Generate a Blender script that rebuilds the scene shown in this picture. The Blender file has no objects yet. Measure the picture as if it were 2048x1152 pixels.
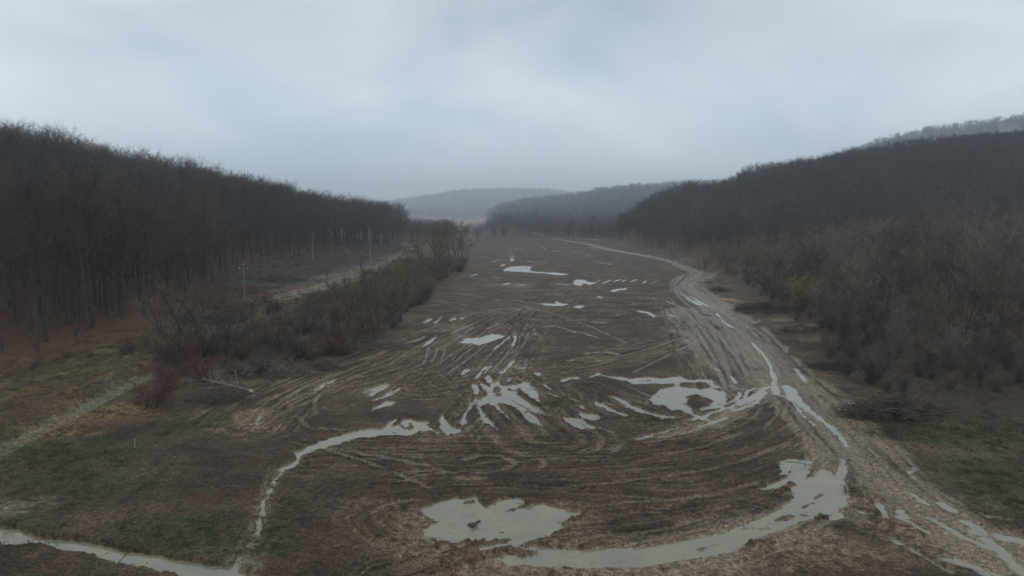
import bpy, math, random
import numpy as np
from mathutils import Vector

random.seed(7)
RNG = np.random.default_rng(11)
SC = bpy.context.scene
COL = SC.collection
R = math.radians

# ------------------------------------------------------------------ camera
H = 22.0
FPX = 1384.0
PITCH = math.atan((576 - 430) / FPX)
cam_d = bpy.data.cameras.new('camera')
cam = bpy.data.objects.new('camera', cam_d)
COL.objects.link(cam)
cam.location = (0, 0, H)
cam.rotation_euler = (math.pi / 2 - PITCH, 0, 0)
cam_d.sensor_width = 36
cam_d.lens = 36 * FPX / 2048
cam_d.clip_start = 0.5
cam_d.clip_end = 8000
SC.camera = cam

# ------------------------------------------------------------------ sky, sun, exposure
SUN_EL, SUN_AZ = R(38), R(150)
W = bpy.data.worlds.new('World')
SC.world = W
W.use_nodes = True
nt = W.node_tree
nt.nodes.clear()
N = nt.nodes.new
L = nt.links.new
out = N('ShaderNodeOutputWorld')
sky = N('ShaderNodeTexSky'); sky.sky_type = 'NISHITA'; sky.sun_disc = False
sky.sun_elevation = SUN_EL; sky.sun_rotation = SUN_AZ
sky.air_density = 1.0; sky.dust_density = 3.0
bg1 = N('ShaderNodeBackground'); bg1.inputs[1].default_value = 0.08
L(sky.outputs[0], bg1.inputs[0])
tc = N('ShaderNodeTexCoord')
mp = N('ShaderNodeMapping'); mp.inputs['Scale'].default_value = (1.0, 1.0, 1.9)
mp.inputs['Location'].default_value = (0.35, 0.1, 0.12)
L(tc.outputs['Generated'], mp.inputs['Vector'])
n1 = N('ShaderNodeTexNoise'); n1.inputs['Scale'].default_value = 2.4
n1.inputs['Detail'].default_value = 3.5; n1.inputs['Roughness'].default_value = 0.48
n1.inputs['Distortion'].default_value = 0.35
L(mp.outputs[0], n1.inputs['Vector'])
cr = N('ShaderNodeValToRGB')
cr.color_ramp.elements[0].position = 0.36; cr.color_ramp.elements[0].color = (0.485, 0.58, 0.67, 1)
cr.color_ramp.elements[1].position = 0.60; cr.color_ramp.elements[1].color = (0.68, 0.765, 0.835, 1)
L(n1.outputs['Fac'], cr.inputs[0])
# overcast: brighter overhead, greyer close to the horizon
sx = N('ShaderNodeSeparateXYZ'); L(tc.outputs['Generated'], sx.inputs[0])
mr = N('ShaderNodeValToRGB')
e_ = mr.color_ramp.elements
for p_, v_ in ((0.0, 1.0), (.10, .84), (.30, .66), (.75, .98)):
    q_ = e_.new(p_) if 0 < p_ < .7 else e_[0 if p_ == 0 else -1]
    q_.position = p_; q_.color = (v_, v_, v_, 1)
L(sx.outputs['Z'], mr.inputs[0])
mu = N('ShaderNodeMath'); mu.operation = 'MULTIPLY'; mu.inputs[1].default_value = 1.42
L(mr.outputs[0], mu.inputs[0])
bg2 = N('ShaderNodeBackground')
L(cr.outputs[0], bg2.inputs[0]); L(mu.outputs[0], bg2.inputs[1])
mx = N('ShaderNodeMixShader'); mx.inputs[0].default_value = 0.9
L(bg1.outputs[0], mx.inputs[1]); L(bg2.outputs[0], mx.inputs[2])
L(mx.outputs[0], out.inputs[0])

sl = bpy.data.lights.new('sun', 'SUN')
sl.energy = 0.5; sl.angle = R(25); sl.color = (1, 0.97, 0.93)
so = bpy.data.objects.new('sun', sl); COL.objects.link(so)
so.rotation_euler = (math.pi / 2 - SUN_EL, 0, math.pi - SUN_AZ)
SC.view_settings.view_transform = 'Standard'
SC.view_settings.look = 'None'
SC.view_settings.gamma = 1.0
SC.view_settings.exposure = 0.0
SC.view_settings.use_curve_mapping = False
SC.render.engine = 'CYCLES'
SC.cycles.max_bounces = 5
SC.cycles.diffuse_bounces = 2
SC.cycles.glossy_bounces = 2
SC.cycles.transmission_bounces = 2
SC.cycles.volume_bounces = 1

# ------------------------------------------------------------------ helpers
def tag(o, label=None, cat=None, group=None, kind=None):
    if label: o['label'] = label
    if cat: o['category'] = cat
    if group: o['group'] = group
    if kind: o['kind'] = kind
    return o

CP, SP = math.cos(PITCH), math.sin(PITCH)
def pix(px, py, z=0.0):
    """where the sight line of a photo pixel meets the level z"""
    a = (px - 1024) / FPX; b = (576 - py) / FPX
    dx, dy, dz = a, CP + b * SP, -SP + b * CP
    t = (z - H) / dz
    return (dx * t, dy * t)
def elev(py):            # z per metre of y for a pixel row
    b = (576 - py) / FPX
    return (-SP + b * CP) / (CP + b * SP)
def bear(px, py=450):
    b = (576 - py) / FPX
    return ((px - 1024) / FPX) / (CP + b * SP)
def zc(ox, oy, s, pts):  # coordinates read in an enlarged view
    return [(ox + a / s, oy + b / s) for a, b in pts]
def gp(pts, z=0.0):
    return np.array([pix(a, b, z) for a, b in pts])

def sstep(a, b, x):
    t = np.clip((x - a) / (b - a), 0, 1)
    return t * t * (3 - 2 * t)

def _hash(ix, iy, seed):
    h = (ix * 374761393 + iy * 668265263 + seed * 1442695041) & 0xFFFFFFFF
    h = ((h ^ (h >> 13)) * 1274126177) & 0xFFFFFFFF
    h = (h ^ (h >> 16)) & 0xFFFFFFFF
    return h
def noise(x, y, seed=0):
    x = np.asarray(x, float); y = np.asarray(y, float)
    xi = np.floor(x).astype(np.int64); yi = np.floor(y).astype(np.int64)
    fx = x - xi; fy = y - yi
    u = fx * fx * fx * (fx * (fx * 6 - 15) + 10); v = fy * fy * fy * (fy * (fy * 6 - 15) + 10)
    def g(ox, oy):
        a = _hash(xi + ox, yi + oy, seed) * (2 * math.pi / 4294967296.0)
        return np.cos(a) * (fx - ox) + np.sin(a) * (fy - oy)
    a = g(0, 0); b = g(1, 0); c = g(0, 1); d = g(1, 1)
    return ((a * (1 - u) + b * u) * (1 - v) + (c * (1 - u) + d * u) * v) * 1.5
def fbm(x, y, seed=0, octv=4, gain=0.5):
    s = 0; a = 1; t = 0
    for k in range(octv):
        s = s + a * noise(x * 2 ** k + 17.3 * k, y * 2 ** k - 9.1 * k, seed + k)
        t += a; a *= gain
    return s / t

def pl_dist(P, pl):
    """distance, signed side distance, arclength to polyline"""
    n = len(P); best = np.full(n, 1e9); sg = np.zeros(n); tt = np.zeros(n); acc = 0.0
    for i in range(len(pl) - 1):
        a = pl[i]; d = pl[i + 1] - a; ln = math.hypot(*d)
        if ln < 1e-6: continue
        e = d / ln
        q = P - a
        t = np.clip(q @ e, 0, ln)
        r = q - t[:, None] * e
        dd = np.hypot(r[:, 0], r[:, 1])
        m = dd < best
        best[m] = dd[m]
        cross = e[0] * q[:, 1] - e[1] * q[:, 0]
        sg[m] = np.where(cross[m] >= 0, 1, -1) * dd[m]
        tt[m] = acc + t[m]
        acc += ln
    return best, sg, tt
def smooth_pl(pl, it=2):
    pl = np.array(pl, float)
    for _ in range(it):
        q = 0.75 * pl[:-1] + 0.25 * pl[1:]; r = 0.25 * pl[:-1] + 0.75 * pl[1:]
        mid = np.empty((2 * len(q), 2)); mid[0::2] = q; mid[1::2] = r
        pl = np.vstack([pl[:1], mid, pl[-1:]])
    return pl
def poly_sdf(P, pg):
    n = len(P); ins = np.zeros(n, bool)
    m = len(pg)
    for i in range(m):
        x1, y1 = pg[i]; x2, y2 = pg[(i + 1) % m]
        if y1 == y2: continue
        c = ((y1 > P[:, 1]) != (y2 > P[:, 1])) & (P[:, 0] < (x2 - x1) * (P[:, 1] - y1) / (y2 - y1) + x1)
        ins ^= c
    d, _, _ = pl_dist(P, np.vstack([pg, pg[:1]]))
    return np.where(ins, -d, d)

# ------------------------------------------------------------------ terrain: hills
def layer(sky_pts, D, foot, th, back=1.0):
    u = np.array([bear(a, b) for a, b in sky_pts])
    z = np.array([H + D * elev(b) - th for a, b in sky_pts])
    return dict(u=u, z=z, D=D, foot=foot, th=th)
LAYERS = [
    layer([(1215, 452), (1260, 425), (1300, 397), (1340, 380), (1385, 366), (1440, 370), (1500, 337), (1560, 327),
           (1640, 320), (1700, 306), (1800, 290), (1900, 278), (2048, 266), (2400, 250)], 640, 250, 18, 0.7),
    layer([(1560, 420), (1640, 330), (1700, 300), (1770, 280), (1850, 260), (1950, 246), (2048, 234), (2400, 215)], 980, 640, 18, 0.8),
    layer([(930, 452), (1000, 415), (1060, 402), (1110, 398), (1150, 394), (1200, 382), (1280, 374), (1340, 370), (1500, 366), (2000, 360)], 1180, 700, 15),
    layer([(400, 420), (700, 420), (790, 405), (860, 395), (930, 384), (1000, 382), (1080, 383), (1130, 387), (1200, 402), (1300, 410), (1600, 410)], 1900, 1350, 15),
    layer([(760, 447), (800, 438), (860, 435), (900, 438), (920, 443), (945, 439), (985, 436), (1030, 440), (1080, 450)], 1120, 900, 0),
]
LAYERS[-1]['z'] = np.maximum(LAYERS[-1]['z'], 0)

def hills(x, y):
    z = np.zeros_like(x)
    yy = np.maximum(y, 1.0)
    u = x / yy
    for l in LAYERS:
        zz = np.interp(u, l['u'], l['z'], left=(0 if l['D'] in (640, 980, 1120) else l['z'][0]), right=l['z'][-1] if l['D'] != 1120 else 0)
        zz = np.maximum(zz, 0)
        ft = np.interp(u, [.20, .45], [470, 250]) if l['D'] == 640 else l['foot']
        up = sstep(ft, l['D'], yy) ** 0.9
        dn = 1 - (1 - 0.55) * sstep(l['D'], l['D'] * 1.35, yy)
        zh = zz * up * dn
        if l['th']: zh = np.minimum(zh, np.maximum(0, (H - l['th']) + (zz - H + l['th']) / l['D'] * yy))
        z = np.maximum(z, zh)
    # hill on the left, running along the valley
    env = np.interp(y, [-200, 60, 200, 350, 480, 560, 640], [27, 28, 27, 25, 16, 5, 0])
    lh = env * sstep(-76, -205, x + 6 * noise(y / 60, x / 90, 5)) ** 1.05
    z = np.maximum(z, lh)
    # gentle rise of the thicket on the right
    xe = np.interp(y, [0, 90, 110, 180, 280, 430, 700, 1500], [70, 52, 52, 66, 84, 104, 100, 60])
    z = np.maximum(z, 7 * sstep(0, 95, x - xe) * sstep(1500, 700, y))
    z = np.maximum(z, 3.0 * sstep(680, 1100, y))
    return z + 0.9 * noise(x / 38, y / 38, 9) * sstep(0.5, 6, z)

CANAL = smooth_pl(gp([(-160, 1000), (0, 905), (160, 822), (330, 737), (480, 668), (600, 612), (690, 570)], 0.4))
LTRACK = smooth_pl(gp([(-200, 830), (0, 757), (170, 705), (340, 655), (430, 628), (500, 610), (600, 588), (700, 550), (765, 532), (820, 500), (815, 485), (835, 476)], 0.7))
STREAM_PG = gp(zc(0, 864, 4, [(-500, 730), (0, 790), (100, 800), (200, 845), (330, 870), (500, 890), (700, 910), (850, 950), (1000, 990), (1200, 1005),
      (1400, 1050), (1600, 1085), (1800, 1120), (1900, 1160), (2100, 1200), (2100, 1300), (1750, 1200), (1500, 1150), (1300, 1110), (1180, 1075), (1000, 1050), (850, 1010), (700, 960),
      (560, 945), (430, 910), (300, 885), (180, 915), (100, 920), (0, 860), (-500, 800)]))
CREEK = smooth_pl(gp(zc(450, 864, 4, [(600, 190), (575, 225), (540, 270), (470, 320), (400, 370), (365, 430), (345, 510), (300, 560), (310, 600), (285, 680),
      (275, 740), (250, 830), (210, 890), (180, 960), (130, 1020), (90, 1080), (60, 1160)])), 2)

# puddle outlines, read from enlarged views of the photo and laid on the ground
Z5 = lambda p: zc(900, 650, 4, p)
Z3 = lambda p: zc(450, 650, 4, p)
Z4 = lambda p: zc(760, 360, 4, p)
Z8 = lambda p: zc(1400, 787, 3.156, p)
Z7 = lambda p: zc(1400, 620, 3.156, p)
PUD = [
  Z5([(60,150),(130,100),(220,105),(330,70),(400,75),(450,90),(330,135),(240,165),(180,155),(140,190),(170,150)]),
  Z5([(80,400),(120,350),(160,350),(150,380),(95,405)]),
  Z5([(200,600),(245,590),(300,560),(290,540),(240,480),(250,465),(310,490),(330,500),(275,425),(310,395),(340,440),(350,455),(400,460),(440,490),(490,480),(560,470),(600,450),(655,450),(640,490),(700,500),(710,560),(700,600),(740,640),
      (830,685),(760,665),(700,625),(640,580),(580,540),(540,530),(560,570),(620,610),(700,660),(770,710),(835,740),(760,730),(680,700),(620,680),(600,690),(640,700),
      (700,750),(760,830),(700,800),(650,785),(600,750),(570,700),(520,665),(460,640),(400,620),(380,640),(430,700),(475,755),(430,720),(380,670),(340,640),(270,640),
      (240,660),(290,730),(340,780),(375,835),(320,800),(280,790),(240,720),(215,650)]),
  Z5([(900,735),(950,745),(1000,740),(1060,750),(1100,790),(1180,820),(1240,840),(1120,835),(1040,838),(980,815),(920,775)]),
  Z5([(1000,700),(1060,695),(1090,715),(1140,705),(1180,720),(1215,750),(1160,770),(1130,765),(1080,755),(1030,730)]),
  Z5([(1100,420),(1190,380),(1240,405),(1310,410),(1400,420),(1440,430),(1560,415),(1700,425),(1850,410),(1900,440),(1990,440),(2060,435),(2120,450),(2060,465),(1890,465),(1790,470),(1560,475),(1450,475),(1420,450),(1340,440),(1270,422),(1200,402),(1130,425)]),
  Z5([(860,455),(900,430),(960,420),(1000,410),(1040,415),(1030,440),(980,435),(900,460)]),
  Z5([(660,380),(700,375),(740,400),(700,412)]),
  [(1300,800),(1310,787),(1322,778),(1345,774),(1352,765),(1357,766),(1360,774),(1400,778),(1420,775),(1450,785),(1453,800),(1445,815),(1420,820),(1400,823),
   (1398,818),(1420,812),(1428,803),(1400,790),(1380,795),(1372,808),(1384,818),(1390,832),(1375,828),(1365,822),(1345,822),(1330,812),(1310,810)],
  Z3([(530,1020),(600,1000),(700,960),(800,920),(900,890),(960,870),(1090,840),(1180,825),(1260,830),(1310,780),(1380,740),(1370,770),(1330,810),(1400,790),(1430,755),(1480,750),
      (1530,770),(1620,770),(1640,790),(1600,800),(1700,860),(1720,880),(1660,850),(1560,845),(1500,880),(1400,885),(1300,885),(1180,895),(1060,910),(960,940),(860,970),(760,1000),(680,1020),(620,1050),(580,1065),(560,1040)]),
  Z3([(1715,760),(1740,720),(1760,760),(1800,800),(1860,830),(1900,850),(1880,870),(1780,880),(1740,850),(1720,810)]),
  Z3([(1870,790),(1910,720),(1935,715),(1925,760),(1945,790),(1900,805)]),
  Z3([(1970,480),(2020,465),(2035,540),(2000,560),(1985,520)]),
  Z3([(1090,540),(1200,490),(1290,470),(1330,480),(1300,510),(1240,530),(1200,560),(1160,580),(1120,555)]),
  Z3([(1130,620),(1250,570),(1330,520),(1420,500),(1390,530),(1300,580),(1200,610)]),
  Z3([(1165,700),(1190,660),(1240,640),(1290,605),(1340,610),(1370,620),(1320,650),(1250,665),(1190,690)]),
  Z3([(680,560),(720,525),(760,480),(820,450),(890,432),(870,460),(800,490),(740,530),(700,560)]),
  Z3([(1480,150),(1550,110),(1600,95),(1570,125)]),
  Z3([(1590,160),(1640,120),(1690,90),(1680,115),(1620,165),(1560,180)]),
  zc(450, 864, 4, [(400,300),(500,260),(580,235),(600,250),(540,290),(480,320),(420,320)]),
  [(838,1020),(870,1008),(905,998),(930,998),(948,992),(970,1014),(990,1003),(1015,1000),(1035,995),(1050,1005),(1050,1012),(1085,1008),(1110,1015),(1150,1025),(1180,1018),
   (1165,1030),(1140,1040),(1130,1055),(1115,1065),(1100,1075),(1060,1082),(1040,1095),(1000,1100),(965,1105),(950,1090),(930,1085),(900,1092),(870,1080),(850,1075),(845,1060),(870,1045),(855,1035)],
  [(1060,1092),(1170,1100),(1280,1098),(1360,1085),(1440,1070),(1500,1048),(1560,1022),(1590,1003),(1650,972),(1678,940),(1686,920),(1692,935),(1688,960),(1700,985),(1690,1010),
   (1660,1030),(1600,1045),(1560,1060),(1500,1080),(1480,1100),(1400,1118),(1300,1132),(1150,1138),(1020,1133),(985,1120),(1010,1108)],
  Z8([(500,430),(560,410),(700,430),(690,500),(640,550),(740,515),(760,480),(840,500),(850,560),(780,610),(700,650),(560,715),(500,730),(600,660),(580,600),(480,600),(360,620),(450,570),(530,540),(570,490),(590,440),(560,520),(510,520)]),
  Z8([(1180,920),(1240,915),(1300,960),(1250,970)]),
  Z8([(1780,765),(1870,775),(1975,800),(1970,825),(1900,800),(1830,795)]),
  Z8([(1310,490),(1350,470),(1355,500),(1320,520)]),
  Z4([(985,720),(1030,695),(1110,690),(1200,690),(1215,700),(1190,720),(1250,735),(1400,740),(1520,755),(1440,765),(1330,750),(1200,740),(1090,735),(1000,730)]),
  Z4([(1560,800),(1620,795),(1660,810),(1730,825),(1680,840),(1630,830),(1600,850),(1540,830)]),
  Z4([(1250,990),(1330,985),(1400,990),(1410,970),(1440,985),(1520,995),(1440,1010),(1390,1012)]),
  Z4([(1540,1020),(1590,1000),(1640,1010),(1600,1032)]),
  Z4([(340,1140),(400,1105),(430,1110),(370,1150)]),
  Z4([(430,1150),(490,1095),(508,1100),(450,1152)]),
  Z4([(550,1120),(600,1100),(612,1115),(560,1130)]),
  Z4([(640,1105),(682,1103),(650,1122)]),
  Z4([(1080,548),(1110,545),(1140,560),(1110,565)]),
  Z4([(1210,545),(1290,540),(1330,552),(1260,556)]),
  zc(1200, 360, 4, [(80,895),(110,878),(200,865),(215,880),(150,885),(100,898)]),
  zc(1200, 360, 4, [(265,1045),(330,1045),(400,1058),(450,1092),(420,1096),(380,1068),(320,1060)]),
  [(800,508),(806,500),(822,498),(838,501),(832,490),(812,484),(818,478),(836,475),(838,480),(826,484),(842,492),(845,500),(835,506),(815,510)],
  Z7([(515,480),(545,475),(590,495),(640,565),(700,628),(780,700),(850,750),(900,808),(935,865),(925,862),(880,805),(830,755),(760,704),(690,648),(620,598),(560,550)]),
  Z7([(440,380),(470,400),(485,470),(505,520),(480,535),(455,500),(460,440)]),
]
STROKES = [
  (Z4([(880,770),(960,790)]), .35), (Z4([(1250,770),(1350,762)]), .5), (Z4([(1560,755),(1660,765)]), .4), (Z4([(1100,900),(1250,880),(1400,890)]), .25), (Z4([(1060,965),(1140,975),(1220,985)]), .35),
  (Z4([(1580,870),(1700,880)]), .3), (Z4([(1740,930),(1770,945)]), .5), (Z4([(1700,945),(1760,960)]), .3), (Z4([(1600,1090),(1760,1070)]), .2), (Z4([(1480,490),(1600,500)]), .8), (Z4([(1320,570),(1480,572)]), .8),
  (Z4([(1530,575),(1660,572)]), .7), (Z4([(1950,690),(2040,700)]), .5), (Z4([(1190,650),(1230,655)]), .6), (Z4([(890,655),(960,640)]), .5), (Z4([(720,770),(770,755)]), .5),
  (Z5([(560,270),(720,265)]), .2), (Z5([(600,322),(720,316)]), .2), (Z5([(420,340),(640,346)]), .2), (Z5([(440,388),(640,375)]), .2), (Z5([(760,346),(900,332)]), .18), (Z5([(700,402),(860,405),(970,372)]), .25),
  (Z5([(1040,400),(1200,378)]), .2), (Z5([(380,430),(520,425),(600,400)]), .2), (Z5([(640,500),(780,470),(840,455)]), .2), (Z5([(980,285),(1100,262),(1300,258)]), .15), (Z5([(800,350),(1000,320)]), .13),
  ([(1385,840),(1440,822),(1500,800),(1528,785)], .4), ([(1400,852),(1455,836)], .3), ([(1470,805),(1510,792),(1530,775)], .3), ([(1360,855),(1300,872),(1270,878)], .22), ([(1440,812),(1475,800),(1480,785)], .3),
  (Z3([(300,800),(240,800),(280,720)]), .1), (Z4([(880,470),(1000,480)]), .5), (Z4([(1120,650),(1200,655)]), .6), (Z4([(1230,655),(1330,650)]), .5), (Z4([(1650,600),(1780,598)]), .7), (Z4([(1780,665),(1900,655)]), .6), (Z4([(1700,645),(1850,680)]), .5),
  ([(635,560),(690,549),(765,537)], 1.3), ([(598,583),(650,571)], 1.1), ([(640,575),(672,567)], .8), ([(660,566),(720,552)], .6), ([(798,512),(826,505),(845,498)], 1.6), ([(806,489),(838,481)], 1.6), ([(805,499),(835,502)], 1.4),  # (pixel points, half width in metres)
  (Z5([(480,95),(420,140),(340,200)]), .22), (Z5([(522,90),(522,125),(495,165)]), .2),
  (Z5([(515,280),(470,330),(410,390)]), .3), (Z5([(290,330),(240,385),(200,430)]), .2), (Z5([(340,320),(280,385)]), .18),
  (Z5([(1170,625),(1250,660),(1330,700),(1380,720)]), .45), (Z5([(1310,575),(1350,590),(1420,640),(1500,680),(1580,710),(1700,735)]), .5),
  (Z5([(1300,640),(1240,625),(1170,640)]), .3), (Z5([(755,480),(800,515)]), .25), (Z5([(775,545),(870,575)]), .2), (Z5([(960,590),(1040,625)]), .22),
  (Z5([(1030,645),(1060,665)]), .3), (Z5([(1700,750),(1800,740)]), .35), (Z5([(1080,232),(1180,215),(1300,225),(1350,240)]), .5),
  (Z5([(900,290),(1100,290),(1300,285)]), .4), (Z5([(780,5),(920,30),(1000,60),(1060,65),(1120,85),(1190,105)]), .35),
  (Z5([(400,455),(500,440),(600,425)]), .25), (Z5([(1880,690),(1950,720),(2010,740),(2040,760)]), .5),
  (Z3([(2015,590),(1985,630),(1940,690),(1915,730)]), .25), (Z3([(775,830),(820,840)]), .25), (Z3([(880,835),(940,845)]), .25),
  (Z3([(1290,1052-180),(1500,900)]), .12),
  (Z4([(1030,550),(1045,590),(1062,625),(1055,650)]), .9), (Z4([(965,690),(1000,675)]), .6),
  (Z4([(1375,828),(1440,832),(1510,840)]), .9), (Z4([(990,838),(1030,826)]), .8), (Z4([(1110,842),(1165,842)]), .9),
  (Z4([(1800,820),(1850,800)]), .4), (Z4([(1870,815),(1920,795)]), .4), (Z4([(1940,812),(1960,800)]), .5), (Z4([(1690,828),(1760,805)]), .4),
  (Z4([(1850,892),(1890,870),(1930,880),(1970,865)]), .5), (Z4([(2000,995),(2048,1000)]), .6), (Z4([(1500,1125),(1640,1125)]), .35), (Z4([(1700,1140),(1800,1142)]), .5),
  (Z4([(1870,1085),(1950,1075)]), .35), (Z4([(1430,1108),(1530,1092)]), .3), (Z4([(1200,838),(1240,838)]), .6),
  (Z7([(100,20),(140,70),(200,110)]), .16), (Z7([(330,210),(400,280),(440,340),(455,400)]), .15), (Z7([(455,485),(300,500),(290,550),(250,595)]), .25),
  (Z7([(390,515),(380,560),(330,600),(250,625),(150,650)]), .3), (Z7([(470,530),(560,550),(640,660),(720,730)]), .12),
  (Z7([(80,370),(140,385)]), .25), (Z7([(200,420),(230,460)]), .22), (Z7([(600,370),(640,420),(665,450)]), .25), (Z7([(0,440),(50,450),(100,490)]), .4),
  (Z8([(1120,690),(1150,740),(1175,790)]), 0.24), (Z8([(1240,780),(1330,820),(1440,880)]), 0.20), (Z8([(1350,640),(1430,700)]), 0.18),
  (Z8([(1440,780),(1560,850),(1700,930),(1850,980)]), 0.21), (Z8([(1530,700),(1590,740)]), 0.30), (Z8([(1680,820),(1760,860),(1750,880)]), 0.38),
  (Z8([(1810,920),(1880,980),(1960,1060),(2045,1140)]), 0.30), (Z8([(1330,980),(1450,1060),(1600,1140)]), 0.22), (Z8([(1550,1050),(1700,1090),(1850,1150)]), 0.45),
  (Z8([(1920,910),(1990,925),(2045,935)]), 0.45), (Z8([(990,740),(1080,770)]), 0.18), (Z8([(1260,740),(1290,780)]), 0.30), (Z8([(800,740),(900,770),(840,790)]), 0.30),
  (zc(1200,360,4,[(600,870),(640,900),(720,960),(800,1000)]), .5), (zc(1200,360,4,[(640,870),(700,910),(780,970),(860,1010)]), .4),
  (zc(1200,360,4,[(530,970),(590,1000)]), .3), (zc(1200,360,4,[(250,1115),(380,1120)]), .25), (zc(1200,360,4,[(560,1080),(590,1095)]), .25),
  (zc(1200,360,4,[(240,1000),(300,995)]), .3), (zc(1200,360,4,[(700,760),(660,790),(600,850)]), .35), (zc(1200,360,4,[(20,830),(80,805)]), .4),
  (zc(1200,360,4,[(250,815),(290,795)]), .4), (zc(1200,360,4,[(340,830),(370,805)]), .4), (zc(1200,360,4,[(400,835),(470,800)]), .35), (zc(1200,360,4,[(130,812),(170,795)]), .35),
]
Z6 = lambda p: zc(900, 864, 4, p)
RIDGES = [  # mud ridges and islands standing out of the puddles (pixel points, half width m, height m)
  (Z6([(-60,1040),(80,1000),(150,950),(230,885),(330,890),(430,880)]), .42, .22), (Z6([(-100,1130),(100,1075),(250,1010),(400,960),(480,985),(640,955)]), .5, .2),
  (Z6([(160,752),(205,745),(235,720)]), .22, .2), (Z6([(1050,930),(1130,915),(1210,905)]), .3, .14), (Z6([(700,925),(800,890),(930,880)]), .3, .12),
  (Z6([(465,630),(540,612),(610,590),(650,560)]), .25, .2), (Z6([(120,565),(180,560)]), .22, .2), (Z6([(300,590),(340,560),(350,540)]), .25, .2), (Z6([(400,808),(425,805)]), .12, .15),
  (Z6([(1560,1010),(1300,1050)]), .15, .1), (Z6([(920,735),(1040,680),(1080,660)]), .4, .2), (Z6([(840,820),(960,805)]), .2, .12), (Z6([(-120,930),(-20,900),(130,880)]), .35, .2),
  (Z8([(705,690),(740,660),(765,640)]), .2, .18), (Z8([(490,795),(580,775),(680,765)]), .4, .2), (Z8([(730,795),(770,775),(810,790)]), .35, .2), (Z8([(330,975),(380,955),(450,950)]), .4, .2),
  (Z8([(490,650),(540,600),(580,570)]), .3, .2), (Z8([(270,860),(330,850)]), .2, .15), (Z8([(380,860),(440,850)]), .25, .15), (Z8([(0,990),(60,970),(120,960)]), .25, .15), (Z8([(630,575),(670,575)]), .15, .15),
  (Z8([(300,980),(330,970)]), .2, .15), (Z8([(650,720),(690,700)]), .15, .15), (Z8([(150,930),(300,900)]), .12, .1),
  (Z5([(550,545),(640,600),(740,655)]), .32, .2), (Z5([(480,590),(570,650),(700,700),(830,740)]), .12, .15), (Z5([(370,500),(380,560)]), .4, .2), (Z5([(450,500),(500,530),(560,520)]), .3, .2),
  (Z5([(620,610),(700,660)]), .1, .1), (Z5([(300,660),(330,700)]), .3, .15), (Z5([(600,700),(650,740)]), .15, .12), (Z5([(260,480),(320,540)]), .12, .12), (Z5([(640,510),(690,520)]), .3, .2),
  (Z3([(1400,800),(1440,830),(1490,825),(1480,790)]), .25, .2), (Z3([(1340,860),(1380,870)]), .15, .12), (Z5([(1500,440),(1600,445)]), .2, .1), (Z5([(1900,580),(1960,570)]), .4, .2),
  (Z4([(1100,705),(1170,705)]), .7, .2), (Z3([(1120,560),(1240,500)]), .12, .12), (Z3([(1240,575),(1370,510)]), .12, .12),
]
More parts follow.
